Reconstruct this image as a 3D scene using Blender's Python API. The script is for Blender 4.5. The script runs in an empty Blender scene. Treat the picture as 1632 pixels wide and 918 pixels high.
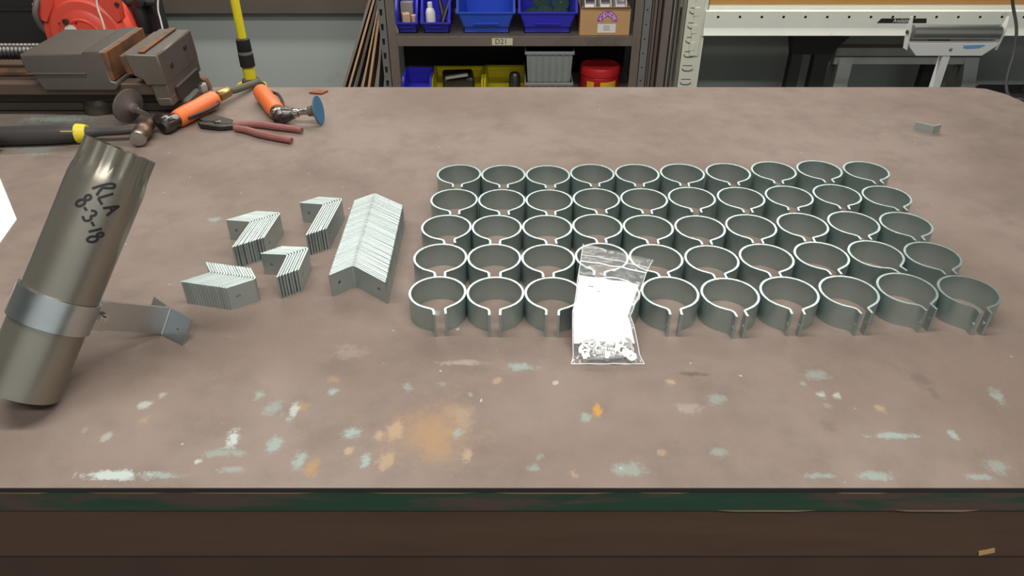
import bpy, bmesh, math, random
from mathutils import Vector, Matrix
random.seed(7)
scene = bpy.context.scene
COL = scene.collection
PI = math.pi

# ------------------------------------------------------------------ camera
F_PX, PITCH, TZ = 1180.0, math.radians(34.3), 0.90      # focal length in px (1632 wide), downward pitch, bench top height
EYE = Vector((0.0, 0.0, TZ + 0.63))
cam_d = bpy.data.cameras.new('camera')
cam_d.sensor_fit = 'HORIZONTAL'; cam_d.sensor_width = 36.0
cam_d.lens = 36.0 * F_PX / 1632.0
cam_d.clip_start = 0.02
cam = bpy.data.objects.new('camera', cam_d); COL.objects.link(cam)
cam.location = EYE; cam.rotation_euler = (PI / 2 - PITCH, 0, 0)
scene.camera = cam
scene.view_settings.view_transform = 'Standard'
scene.view_settings.look = 'None'
scene.view_settings.gamma = 1.0
scene.view_settings.use_curve_mapping = False
scene.view_settings.exposure = 0.0

# ------------------------------------------------------------------ world: dim light of the rest of the shop
world = bpy.data.worlds.new('shop_ambient'); scene.world = world
world.use_nodes = True
bg = world.node_tree.nodes['Background']
bg.inputs[0].default_value = (0.82, 0.89, 0.89, 1); bg.inputs[1].default_value = 0.68

# ------------------------------------------------------------------ lamps (fluorescent strips, built with their fixtures below)
LAMPS = [  # x, y, z, length, width, watts, colour
    (0.05, 2.75, 2.20, 3.2, 0.16, 47, (1.0, 0.965, 0.90)),
    (-0.35, 0.75, 3.05, 2.4, 0.20, 52, (1.0, 0.97, 0.92)),
    (0.6, -0.9, 3.05, 2.4, 0.20, 56, (1.0, 0.97, 0.93)),
]

# ------------------------------------------------------------------ pixel helpers (direction only; the distance comes from a plane)
def ray(u, v):
    a = (u - 816) / F_PX; b = (v - 459) / F_PX
    return Vector((a, math.cos(PITCH) - b * math.sin(PITCH), -math.sin(PITCH) - b * math.cos(PITCH)))
def onz(u, v, h=0.0):          # point at height h above the bench top
    d = ray(u, v); k = (TZ + h - EYE.z) / d.z
    return EYE + d * k
def ony(u, v, y):              # point on the upright plane at distance y
    d = ray(u, v)
    return EYE + d * (y / d.y)

# ------------------------------------------------------------------ materials
def lin(r, g, b):
    f = lambda c: (c / 255 / 12.92) if c / 255 <= 0.04045 else ((c / 255 + 0.055) / 1.055) ** 2.4
    return (f(r), f(g), f(b), 1)
MATS = {}
def mat(name, col, rough=0.6, metal=0.0, var=0.12, scale=30.0, bump=0.0, col2=None, thr=None, stretch=None, spec=None, rvar=0.0):
    """plain procedural material: base colour broken up by noise, optional second colour in worn patches"""
    if name in MATS: return MATS[name]
    m = bpy.data.materials.new(name); m.use_nodes = True
    nt = m.node_tree; N = nt.nodes; L = nt.links
    p = N['Principled BSDF']
    p.inputs['Roughness'].default_value = rough; p.inputs['Metallic'].default_value = metal
    if spec is not None: p.inputs['Specular IOR Level'].default_value = spec
    tc = N.new('ShaderNodeTexCoord'); mp = N.new('ShaderNodeMapping')
    L.new(tc.outputs['Object'], mp.inputs[0])
    if stretch: mp.inputs['Scale'].default_value = stretch
    nz = N.new('ShaderNodeTexNoise'); nz.inputs['Scale'].default_value = scale; nz.inputs['Detail'].default_value = 5
    L.new(mp.outputs[0], nz.inputs['Vector'])
    hi = tuple(min(1, c * (1 + var)) for c in col[:3]) + (1,); lo = tuple(c * (1 - var) for c in col[:3]) + (1,)
    mx = N.new('ShaderNodeMix'); mx.data_type = 'RGBA'
    mx.inputs['A'].default_value = lo; mx.inputs['B'].default_value = hi
    L.new(nz.outputs['Fac'], mx.inputs['Factor'])
    out = mx.outputs['Result']
    if col2 is not None:
        n2 = N.new('ShaderNodeTexNoise'); n2.inputs['Scale'].default_value = scale * 0.35; n2.inputs['Detail'].default_value = 8
        n2.inputs['Roughness'].default_value = 0.65
        L.new(mp.outputs[0], n2.inputs['Vector'])
        rp = N.new('ShaderNodeValToRGB'); t = thr or 0.55
        rp.color_ramp.elements[0].position = t - 0.05; rp.color_ramp.elements[1].position = t + 0.06
        L.new(n2.outputs['Fac'], rp.inputs[0])
        m2 = N.new('ShaderNodeMix'); m2.data_type = 'RGBA'
        L.new(rp.outputs[0], m2.inputs['Factor']); L.new(out, m2.inputs['A']); m2.inputs['B'].default_value = col2
        out = m2.outputs['Result']
    L.new(out, p.inputs['Base Color'])
    if rvar:
        ma = N.new('ShaderNodeMath'); ma.operation = 'MULTIPLY_ADD'
        ma.inputs[1].default_value = rvar; ma.inputs[2].default_value = rough - rvar / 2
        L.new(nz.outputs['Fac'], ma.inputs[0]); L.new(ma.outputs[0], p.inputs['Roughness'])
    if bump:
        b = N.new('ShaderNodeBump'); b.inputs['Strength'].default_value = bump; b.inputs['Distance'].default_value = 0.002
        L.new(nz.outputs['Fac'], b.inputs['Height']); L.new(b.outputs[0], p.inputs['Normal'])
    MATS[name] = m
    return m

# ------------------------------------------------------------------ mesh builder
class MB:
    def __init__(s): s.v = []; s.f = []
    def add(s, vs, fs, M=None):
        o = len(s.v)
        s.v += [tuple(M @ Vector(q)) if M is not None else tuple(q) for q in vs]
        s.f += [tuple(i + o for i in q) for q in fs]
        return s
    def bm(s, b, M=None):
        b.verts.ensure_lookup_table(); b.verts.index_update()
        s.add([q.co[:] for q in b.verts], [[q.index for q in w.verts] for w in b.faces], M); b.free(); return s
    def box(s, c, d, bev=0.0, M=None, seg=1):
        b = bmesh.new(); bmesh.ops.create_cube(b, size=1)
        for q in b.verts: q.co = Vector((q.co.x * d[0] + c[0], q.co.y * d[1] + c[1], q.co.z * d[2] + c[2]))
        if bev: bmesh.ops.bevel(b, geom=b.edges[:], offset=bev, segments=seg, profile=0.5, affect='EDGES')
        return s.bm(b, M)
    def b2(s, lo, hi, bev=0.0, M=None):
        return s.box([(lo[i] + hi[i]) / 2 for i in range(3)], [abs(hi[i] - lo[i]) for i in range(3)], bev, M)
    def prism(s, poly, ext, bev=0.0, M=None):
        """poly: 3-D outline, ext: extrusion vector"""
        b = bmesh.new(); n = len(poly); e = Vector(ext)
        a = [b.verts.new(q) for q in poly]; c = [b.verts.new(Vector(q) + e) for q in poly]
        b.faces.new(a); b.faces.new(c[::-1])
        for i in range(n): b.faces.new((a[i], c[i], c[(i + 1) % n], a[(i + 1) % n]))
        bmesh.ops.recalc_face_normals(b, faces=b.faces)
        if bev: bmesh.ops.bevel(b, geom=b.edges[:], offset=bev, segments=1, profile=0.5, affect='EDGES')
        return s.bm(b, M)
    def hull(s, pts, bev=0.0, M=None):
        b = bmesh.new()
        for q in pts: b.verts.new(q)
        r = bmesh.ops.convex_hull(b, input=b.verts)
        for q in [q for q in b.verts if not q.link_faces]: b.verts.remove(q)
        bmesh.ops.dissolve_limit(b, angle_limit=0.02, verts=b.verts, edges=b.edges)
        bmesh.ops.recalc_face_normals(b, faces=b.faces)
        if bev: bmesh.ops.bevel(b, geom=b.edges[:], offset=bev, segments=1, profile=0.5, affect='EDGES')
        return s.bm(b, M)
    def lathe(s, prof, n=24, M=None, cap=True):
        """prof: (r, z) pairs turned about local z"""
        vs = []; fs = []
        for r, z in prof:
            for k in range(n):
                t = 2 * PI * k / n; vs.append((r * math.cos(t), r * math.sin(t), z))
        for i in range(len(prof) - 1):
            for k in range(n):
                k2 = (k + 1) % n
                fs.append((i * n + k, i * n + k2, (i + 1) * n + k2, (i + 1) * n + k))
        if cap:
            if prof[0][0] > 1e-6: fs.append(tuple(range(n))[::-1])
            if prof[-1][0] > 1e-6: fs.append(tuple((len(prof) - 1) * n + k for k in range(n)))
        return s.add(vs, fs, M)
    def tube(s, pts, r, n=8, M=None, closed=False):
        pts = [Vector(q) for q in pts]; m = len(pts)
        rs = r if isinstance(r, (list, tuple)) else [r] * m
        vs = []; fs = []; up = None
        for i, q in enumerate(pts):
            t = (pts[min(i + 1, m - 1)] - pts[max(i - 1, 0)]).normalized()
            if up is None:
                up = Vector((0, 0, 1)) if abs(t.z) < 0.9 else Vector((1, 0, 0))
            x = (up - t * up.dot(t)).normalized(); y = t.cross(x); up = x
            for k in range(n):
                a = 2 * PI * k / n; vs.append(tuple(q + (x * math.cos(a) + y * math.sin(a)) * rs[i]))
        for i in range(m - 1):
            for k in range(n):
                k2 = (k + 1) % n; fs.append((i * n + k, i * n + k2, (i + 1) * n + k2, (i + 1) * n + k))
        fs.append(tuple(range(n))[::-1]); fs.append(tuple((m - 1) * n + k for k in range(n)))
        return s.add(vs, fs, M)
    def mesh(s, name, m, smooth=True, ang=35, fix=True):
        me = bpy.data.meshes.new(name); me.from_pydata(s.v, [], s.f)
        if fix:
            b = bmesh.new(); b.from_mesh(me); bmesh.ops.recalc_face_normals(b, faces=b.faces); b.to_mesh(me); b.free()
        me.materials.append(m)
        if smooth:
            for q in me.polygons: q.use_smooth = True
            me.set_sharp_from_angle(angle=math.radians(ang))
        me.update()
        return me
    def build(s, name, m, parent=None, **k):
        return link(name, s.mesh(name, m, **k), parent)
def link(name, me, parent=None):
    o = bpy.data.objects.new(name, me); COL.objects.link(o)
    if parent is not None: o.parent = parent
    return o
def tag(o, label=None, cat=None, group=None, kind=None):
    if label: o['label'] = label
    if cat: o['category'] = cat
    if group: o['group'] = group
    if kind: o['kind'] = kind
    return o
def thing(name, label, cat, loc=(0, 0, 0), rz=0.0, group=None):
    o = bpy.data.objects.new(name, None); COL.objects.link(o); o.empty_display_size = 0.05
    o.location = loc; o.rotation_euler = (0, 0, rz)
    return tag(o, label, cat, group)
def frame(o, z, x=None):
    """matrix whose local z axis lies along z, origin o"""
    z = Vector(z).normalized(); x = Vector(x) if x is not None else (Vector((0, 0, 1)) if abs(z.z) < 0.9 else Vector((1, 0, 0)))
    x = (x - z * x.dot(z)).normalized(); y = z.cross(x)
    M = Matrix((x, y, z)).transposed().to_4x4(); M.translation = Vector(o)
    return M
def smooth_path(pts, n=6):
    P = [Vector(q) for q in pts]; out = []
    for i in range(len(P) - 1):
        p0, p1, p2, p3 = P[max(i - 1, 0)], P[i], P[i + 1], P[min(i + 2, len(P) - 1)]
        for k in range(n):
            t = k / n
            out.append(0.5 * ((2 * p1) + (p2 - p0) * t + (2 * p0 - 5 * p1 + 4 * p2 - p3) * t * t + (3 * p1 - p0 - 3 * p2 + p3) * t ** 3))
    out.append(P[-1]); return out

def text_mesh(txt, size, M, name='lettering'):
    """flat text outline turned into mesh data (x right, y up before M)"""
    cu = bpy.data.curves.new(name, 'FONT'); cu.body = txt; cu.size = size; cu.align_x = 'CENTER'; cu.align_y = 'CENTER'
    cu.resolution_u = 2; cu.extrude = 0.0003
    ob = bpy.data.objects.new(name, cu); COL.objects.link(ob)
    dg = bpy.context.evaluated_depsgraph_get(); dg.update()
    me = bpy.data.meshes.new_from_object(ob.evaluated_get(dg))
    vs = [q.co[:] for q in me.vertices]; fs = [tuple(q.vertices) for q in me.polygons]
    bpy.data.objects.remove(ob); bpy.data.curves.remove(cu); bpy.data.meshes.remove(me)
    return MB().add(vs, fs, M)

def strip(path, t, h, holes=(), M=None, z0=0.0):
    """flat bar of thickness t and height h following a plan path; holes: (segment, fraction, height, radius)"""
    P = [Vector((q[0], q[1])) for q in path]; n = len(P); Lf = []; Rt = []
    for i in range(n):
        d1 = (P[i] - P[i - 1]).normalized() if i else None
        d2 = (P[i + 1] - P[i]).normalized() if i < n - 1 else None
        if d1 is None: nn = Vector((-d2.y, d2.x)); k = 1
        elif d2 is None: nn = Vector((-d1.y, d1.x)); k = 1
        else:
            a = Vector((-d1.y, d1.x)); b = Vector((-d2.y, d2.x)); nn = (a + b).normalized(); k = 1 / max(0.5, nn.dot(a))
        Lf.append(P[i] + nn * t / 2 * k); Rt.append(P[i] - nn * t / 2 * k)
    mb = MB(); vs = []
    for i in range(n):
        for q in (Lf[i], Rt[i]):
            vs.append((q.x, q.y, z0)); vs.append((q.x, q.y, z0 + h))
    fs = []; hs = {q[0]: q for q in holes}
    for i in range(n - 1):
        a = 4 * i; b = a + 4     # a: L bottom, a+1: L top, a+2: R bottom, a+3: R top
        fs += [(a + 1, a + 3, b + 3, b + 1), (a, b, b + 2, a + 2)]
        if i not in hs:
            fs += [(a, a + 1, b + 1, b), (a + 2, b + 2, b + 3, a + 3)]
        else:
            _, fr, hz, r = hs[i]; loops = []
            for q0, q1 in ((Lf[i], Lf[i + 1]), (Rt[i], Rt[i + 1])):
                c = q0 + (q1 - q0) * fr; d = (q1 - q0).normalized(); lp = []
                for k in range(12):
                    an = -3 * PI / 4 + 2 * PI * k / 12
                    lp.append(len(vs)); w = c + d * r * math.cos(an)
                    vs.append((w.x, w.y, z0 + hz + r * math.sin(an)))
                loops.append(lp)
            for lp, co in ((loops[0], (a, b, b + 1, a + 1)), (loops[1], (a + 2, b + 2, b + 3, a + 3))):
                for k in range(4):
                    fs.append((co[k], co[(k + 1) % 4]) + tuple(lp[(3 * k + j) % 12] for j in (3, 2, 1, 0)))
            for k in range(12):
                k2 = (k + 1) % 12; fs.append((loops[0][k], loops[0][k2], loops[1][k2], loops[1][k]))
    fs += [(0, 2, 3, 1), (4 * n - 4, 4 * n - 3, 4 * n - 1, 4 * n - 2)]
    return mb.add(vs, fs, M)

# ================================================================== THE ROOM
WALL_Y = 3.25
m_wall = mat('painted_block_wall', lin(168, 174, 170), 0.75, var=0.06, scale=3, bump=0.05, col2=lin(126, 132, 126), thr=0.66)
m_floor = mat('concrete_floor', lin(96, 94, 90), 0.7, var=0.2, scale=4, bump=0.1)
m_ceil = mat('ceiling_paint', lin(150, 150, 146), 0.9, var=0.05, scale=2)
tag(MB().b2((-4, -3.5, -0.1), (4, WALL_Y + 0.2, 0)).build('floor', m_floor), kind='structure')
tag(MB().b2((-4, WALL_Y, 0), (4, WALL_Y + 0.2, 3.4)).build('wall_back', m_wall), kind='structure')
tag(MB().b2((-4.2, -3.5, 0), (-4, WALL_Y + 0.2, 3.4)).build('wall_left', m_wall), kind='structure')
tag(MB().b2((4, -3.5, 0), (4.2, WALL_Y + 0.2, 3.4)).build('wall_right', m_wall), kind='structure')
tag(MB().b2((-4.2, -3.5, 3.4), (4.2, WALL_Y + 0.2, 3.5)).build('ceiling', m_ceil), kind='structure')
m_rail = mat('rail_paint', lin(88, 80, 72), 0.7, var=0.15, scale=9)
tag(MB().b2((-4, WALL_Y - 0.042, ony(500, 23, WALL_Y - 0.042).z), (4, WALL_Y, 0.98), 0.004).build('trim_1', m_rail), kind='structure')

m_fix = mat('lamp_housing', lin(225, 225, 220), 0.5, var=0.03)
m_tube = bpy.data.materials.new('fluorescent_tube'); m_tube.use_nodes = True
_e = m_tube.node_tree.nodes['Principled BSDF']; _e.inputs['Emission Color'].default_value = (1, 0.97, 0.92, 1); _e.inputs['Emission Strength'].default_value = 2.5
for i, (x, y, z, ln, wd, pw, c) in enumerate(LAMPS):
    t = thing('strip_lamp', ['white fluorescent strip lamp hung over the aisle behind the bench', 'white fluorescent strip lamp hung over the workbench',
              'white fluorescent strip lamp hung over the floor in front of the bench'][i], 'lamp', (x, y, z), group='fluorescent strip lamps')
    MB().prism([(-ln / 2, -wd * .55, 0.03), (-ln / 2, wd * .55, 0.03), (-ln / 2, wd * .3, 0.09), (-ln / 2, -wd * .3, 0.09)], (ln, 0, 0)).build('housing', m_fix, t)
    for s in (-1, 1):
        MB().tube([(-ln / 2 + .03, s * wd * .25, 0.012), (ln / 2 - .03, s * wd * .25, 0.012)], 0.013, 10).build('tube', m_tube, t)
        MB().tube([(s * ln * .4, 0, 0.09), (s * ln * .4, 0, 3.4 - z)], 0.004, 6).build('hanger', m_fix, t)
    ld = bpy.data.lights.new('strip_light', 'AREA'); ld.shape = 'RECTANGLE'; ld.size = ln; ld.size_y = wd; ld.energy = pw; ld.color = c
    lo = bpy.data.objects.new('strip_light', ld); COL.objects.link(lo); lo.parent = t; lo.location = (0, 0, -0.006)

# ================================================================== WORKBENCH
BX0, BX1, BY0, BY1 = -1.22, 1.222, 0.540, 1.817
def bench_material():
    m = bpy.data.materials.new('worn_bench_top'); m.use_nodes = True
    nt = m.node_tree; N = nt.nodes; L = nt.links; p = N['Principled BSDF']
    p.inputs['Specular IOR Level'].default_value = 0.12
    tc = N.new('ShaderNodeTexCoord'); co = tc.outputs['Object']
    def noise(sc, det=6, rough=0.55, stretch=None, dist=0.0):
        n = N.new('ShaderNodeTexNoise'); n.inputs['Scale'].default_value = sc; n.inputs['Detail'].default_value = det
        n.inputs['Roughness'].default_value = rough; n.inputs['Distortion'].default_value = dist
        if stretch:
            mp = N.new('ShaderNodeMapping'); mp.inputs['Scale'].default_value = stretch; L.new(co, mp.inputs[0]); L.new(mp.outputs[0], n.inputs['Vector'])
        else: L.new(co, n.inputs['Vector'])
        return n.outputs['Fac']
    def ramp(x, a, b, hi=1.0):
        r = N.new('ShaderNodeMapRange'); r.inputs['From Min'].default_value = a; r.inputs['From Max'].default_value = b
        r.inputs['To Max'].default_value = hi; r.interpolation_type = 'SMOOTHSTEP'; L.new(x, r.inputs['Value']); return r.outputs[0]
    def math_(op, a, b):
        q = N.new('ShaderNodeMath'); q.operation = op
        for i, w in enumerate((a, b)):
            if isinstance(w, (int, float)): q.inputs[i].default_value = w
            else: L.new(w, q.inputs[i])
        return q.outputs[0]
    def mix(fac, a, b):
        q = N.new('ShaderNodeMix'); q.data_type = 'RGBA'
        for s, w in (('Factor', fac), ('A', a), ('B', b)):
            if isinstance(w, (float, tuple)): q.inputs[s].default_value = w
            else: L.new(w, q.inputs[s])
        return q.outputs['Result']
    n_big = noise(2.2, 6, 0.6); n_mid = noise(14, 8, 0.65); n_fine = noise(160, 4, 0.7)
    c = mix(ramp(n_big, 0.35, 0.65), lin(121, 106, 97), lin(137, 123, 114))
    c = mix(ramp(n_mid, 0.40, 0.75, 0.5), c, lin(107, 95, 88))
    c = mix(ramp(n_fine, 0.55, 0.8, 0.25), c, lin(158, 142, 132))
    def blob(c, u, v, ru, rv, col, sc=22, amt=1.0, edge=0.35, rot=0.0, amp=3.0):
        """a stain with a ragged edge centred where the photograph shows it on the bench top"""
        q = onz(u, v); rx = (onz(u + ru, v) - q).length; ry = (onz(u, v - rv) - q).length
        mp = N.new('ShaderNodeMapping'); mp.vector_type = 'TEXTURE'
        mp.inputs['Location'].default_value = (q.x, q.y, TZ); mp.inputs['Rotation'].default_value = (0, 0, rot); mp.inputs['Scale'].default_value = (rx, ry, 1)
        L.new(co, mp.inputs[0])
        sx = N.new('ShaderNodeSeparateXYZ'); L.new(mp.outputs[0], sx.inputs[0])
        d = math_('SQRT', math_('ADD', math_('MULTIPLY', sx.outputs[0], sx.outputs[0]), math_('MULTIPLY', sx.outputs[1], sx.outputs[1])), 0)
        d = math_('ADD', d, math_('MULTIPLY', math_('SUBTRACT', noise(sc, 9, 0.8), 0.5), amp))
        fac = N.new('ShaderNodeMapRange'); fac.inputs['From Min'].default_value = 1.0; fac.inputs['From Max'].default_value = 1.0 - edge
        fac.inputs['To Max'].default_value = amt; L.new(d, fac.inputs['Value'])
        return mix(fac.outputs[0], c, col)
    green = lin(140, 156, 148); teal = lin(146, 166, 160); pale = lin(180, 192, 188); ochre = lin(160, 130, 98); och2 = lin(170, 147, 120)
    c = blob(c, 60, 205, 190, 34, lin(84, 94, 88), 6, 0.55, 0.9)
    c = blob(c, 690, 690, 74, 60, ochre, 22, 0.75, 0.9, amp=3.6)
    c = blob(c, 735, 665, 30, 26, och2, 30, 0.5, 0.9, amp=3.6)
    for u, v, ru, rv, col, am in [(630, 685, 14, 20, och2, .7), (745, 725, 14, 12, och2, .7), (615, 735, 16, 16, och2, .7), (497, 745, 15, 16, ochre, .8), (480, 650, 13, 9, ochre, .6),
            (952, 656, 9, 12, lin(186, 138, 70), .9), (555, 718, 9, 9, och2, .8), (530, 605, 14, 6, ochre, .5),
            (180, 757, 62, 8, pale, .85), (262, 758, 30, 6, teal, .6), (372, 697, 13, 16, pale, .8), (437, 708, 14, 16, teal, .7), (478, 735, 12, 18, teal, .7), (560, 690, 18, 10, teal, .8),
            (582, 735, 10, 12, teal, .8), (468, 655, 8, 14, pale, .6), (350, 722, 45, 8, green, .6), (435, 652, 20, 12, green, .6), (370, 748, 26, 6, teal, .5), (315, 735, 8, 6, pale, .7),
            (1425, 694, 46, 6, teal, .75), (1520, 693, 8, 8, teal, .7), (1395, 760, 34, 8, teal, .6), (1000, 748, 30, 14, green, .6), (1305, 758, 26, 5, teal, .5), (830, 585, 24, 8, teal, .6),
            (1140, 635, 20, 10, green, .5), (1300, 598, 22, 9, green, .5), (1590, 745, 20, 12, green, .5), (1145, 720, 20, 8, green, .5), (1590, 632, 12, 12, green, .6), (1560, 760, 26, 5, teal, .5),
            (735, 578, 44, 5, lin(170, 160, 150), .5), (1105, 596, 24, 4, lin(92, 82, 76), .7), (1470, 605, 18, 16, lin(104, 92, 86), .6), (1320, 680, 16, 12, lin(108, 96, 90), .5),
            (1490, 630, 10, 10, lin(104, 92, 86), .5), (690, 520, 24, 10, lin(118, 106, 98), .5), (340, 350, 14, 4, teal, .6), (870, 300, 34, 9, lin(150, 140, 132), .4), (690, 500, 12, 5, teal, .8),
            (1095, 650, 24, 10, lin(160, 148, 138), .5), (230, 645, 12, 8, pale, .5), (560, 560, 30, 14, lin(148, 134, 126), .5), (90, 190, 60, 6, teal, .5), (140, 255, 30, 6, pale, .4), (60, 240, 40, 8, green, .4)]:
        c = blob(c, u, v, ru, rv, col, 75, am, 0.6, amp=4.2)
    for k in range(26):       # scattered little paint spots near the front edge
        u_ = random.uniform(20, 1600); v_ = random.uniform(600, 765); r_ = random.uniform(4, 9)
        c = blob(c, u_, v_, r_ * 1.3, r_, random.choice((teal, pale, green, green, och2)), 80, random.uniform(.35, .75), 0.6, amp=4.5)
    # small pale flecks and dark scratches
    fl = noise(70, 3, 0.5); c = mix(ramp(fl, 0.735, 0.77, 0.8), c, pale)
    sc = noise(34, 4, 0.6, (1.0, 6.0, 1.0), 1.0); c = mix(ramp(sc, 0.70, 0.76, 0.5), c, lin(90, 78, 72))
    L.new(c, p.inputs['Base Color'])
    rr = N.new('ShaderNodeMapRange'); rr.inputs['To Min'].default_value = 0.42; rr.inputs['To Max'].default_value = 0.66
    L.new(n_mid, rr.inputs['Value']); L.new(rr.outputs[0], p.inputs['Roughness'])
    b = N.new('ShaderNodeBump'); b.inputs['Strength'].default_value = 0.12; b.inputs['Distance'].default_value = 0.0015
    L.new(n_mid, b.inputs['Height']); L.new(b.outputs[0], p.inputs['Normal'])
    return m
m_top = bench_material()
m_sheet_edge = mat('black_sheet_edge', lin(38, 34, 34), 0.7, var=0.2, scale=40)
m_green = mat('worn_green_paint', lin(34, 64, 46), 0.6, var=0.3, scale=34, bump=0.35, col2=lin(78, 62, 54), thr=0.50, stretch=(0.5, 1, 2.2))
m_apron = mat('brown_timber', lin(82, 59, 44), 0.7, var=0.18, scale=18, bump=0.15, stretch=(0.25, 1, 2), col2=lin(72, 52, 40), thr=0.56)
m_leg = mat('dark_timber', lin(70, 50, 38), 0.75, var=0.2, scale=12, stretch=(1, 1, 0.2), bump=0.1)
bench = thing('workbench', 'long workbench with worn brown hardboard top, green painted edge and brown apron', 'workbench', (0, 0, 0))
o = MB(); r = 0.05
outl = [(BX0, BY0), (BX1, BY0), (BX1, BY1 - 0.10), (BX1 - .012, BY1 - .05), (BX1 - 0.04, BY1 - 0.012), (BX1 - .09, BY1), (BX0, BY1)]
o.prism([(x, y, TZ - 0.001) for x, y in outl], (0, 0, 0.001)).build('top_sheet', m_top, bench, smooth=False)
MB().prism([(x, y, TZ - 0.007) for x, y in outl], (0, 0, 0.006)).build('sheet_edge', m_sheet_edge, bench, smooth=False)
MB().b2((BX0 + .006, BY0 + .004, TZ - 0.045), (BX1 - .006, BY0 + .09, TZ - 0.007), 0.0025).build('edge_board', m_green, bench)
MB().b2((BX0 + .006, BY1 - .09, TZ - 0.045), (BX1 - .10, BY1 - .012, TZ - 0.007), 0.0025).build('edge_board', m_green, bench)
m_bare = mat('bare_worn_edge', lin(128, 108, 82), 0.75, var=0.3, scale=60, stretch=(.4, 1, 4))
x = BX0 + .02
while x < BX1 - .1:
    w_ = random.uniform(.03, .16); top = random.random() < .72; hgt = random.uniform(.0014, .0030)
    z_ = TZ - .0118 if top else TZ - .0445 + hgt
    MB().prism([(x, BY0 + .0037, z_), (x + w_, BY0 + .0037, z_), (x + w_ * .8, BY0 + .0037, z_ - hgt), (x + w_ * .15, BY0 + .0037, z_ - hgt * .8)], (0, .001, 0)).build('bare_patch', m_bare, bench, smooth=False)
    x += w_ + random.uniform(.005, .05)
nb = 9
for k in range(nb):                         # deck planks under the sheet
    y0 = BY0 + .092 + k * (BY1 - BY0 - .184) / nb
    MB().b2((BX0 + .006, y0, TZ - 0.045), (BX1 - .006, y0 + (BY1 - BY0 - .184) / nb - .003, TZ - 0.007)).build('deck_plank', m_leg, bench, smooth=False)
MB().b2((BX0 + .02, BY0 + .012, TZ - 0.137), (BX1 - .02, BY0 + .05, TZ - 0.045), 0.002).build('apron', m_apron, bench)
MB().b2((BX0 + .02, BY1 - .06, TZ - 0.137), (BX1 - .12, BY1 - .022, TZ - 0.045), 0.002).build('apron', m_apron, bench)
MB().b2((BX0 + .03, BY0 + .030, TZ - 0.30), (BX1 - .03, BY0 + .055, TZ - 0.1375), 0.002).build('lower_apron', m_leg, bench)
MB().b2((BX0 + .10, BY0 + .06, 0.30), (BX1 - .10, BY0 + .098, 0.39), 0.002).build('rail', m_leg, bench)
for x in (BX0 + .12, BX1 - .12):
    for y in (BY0 + .10, BY1 - .12):
        MB().b2((x - .045, y - .045, 0), (x + .045, y + .045, TZ - 0.045), 0.003).build('leg', m_leg, bench)
mch = mat('bare_wood_chip', lin(190, 150, 100), 0.7)
q = ony(1572, 879, BY0 + .0117)
tag(MB().box((0, 0, 0), (0.018, 0.0012, 0.008), 0, Matrix.Translation((q.x, BY0 + .0113, q.z)) @ Matrix.Rotation(-.35, 4, 'Y')).build('bare_patch', mch, bench))

# ================================================================== SPLIT RING CLAMPS
m_galv = mat('galvanised_steel', lin(172, 188, 186), 0.36, 0.85, var=0.10, scale=14, bump=0.04, stretch=(1, 1, 3), rvar=0.12)
RD, RH, RT = 0.0812, 0.0381, 0.0033
def ring_mesh(gap, tab, sharp, seed):
    R = RD / 2 - RT / 2; rnd = random.Random(seed)
    a0 = math.radians(27); pts = []
    n = 44
    arc = [(R * math.sin(a0 + (2 * PI - 2 * a0) * k / n), -R * math.cos(a0 + (2 * PI - 2 * a0) * k / n)) for k in range(n + 1)]
    def end(sx, rad):
        cx = sx * (gap / 2 + RT / 2); cy = -(R + 0.0015); q = arc[0] if sx > 0 else arc[-1]
        d = Vector((q[0] - cx, q[1] - cy)).normalized()
        p1 = Vector((cx, cy)) + d * rad; p2 = Vector((cx, cy - rad)); c = Vector((cx, cy)); out = []
        for k in range(5):
            t = k / 4; out.append(tuple(p1 * (1 - t) ** 2 + c * 2 * t * (1 - t) + p2 * t * t))
        out.append((cx, cy - tab)); return out            # from the ring outwards
    e1 = end(1, sharp[0]); e2 = end(-1, sharp[1])
    path = e1[::-1] + arc + e2
    nseg = len(path) - 1
    return strip(path, RT, RH, [(0, 0.45, RH / 2, 0.0030), (nseg - 1, 0.55, RH / 2, 0.0030)]).mesh('split_ring', m_galv, ang=30)
RINGM = [ring_mesh(0.0125, 0.0125, (0.002, 0.005), 1), ring_mesh(0.0120, 0.0125, (0.0025, 0.006), 2), ring_mesh(0.0135, 0.0120, (0.003, 0.004), 3), ring_mesh(0.0115, 0.0130, (0.0015, 0.006), 4)]
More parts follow.
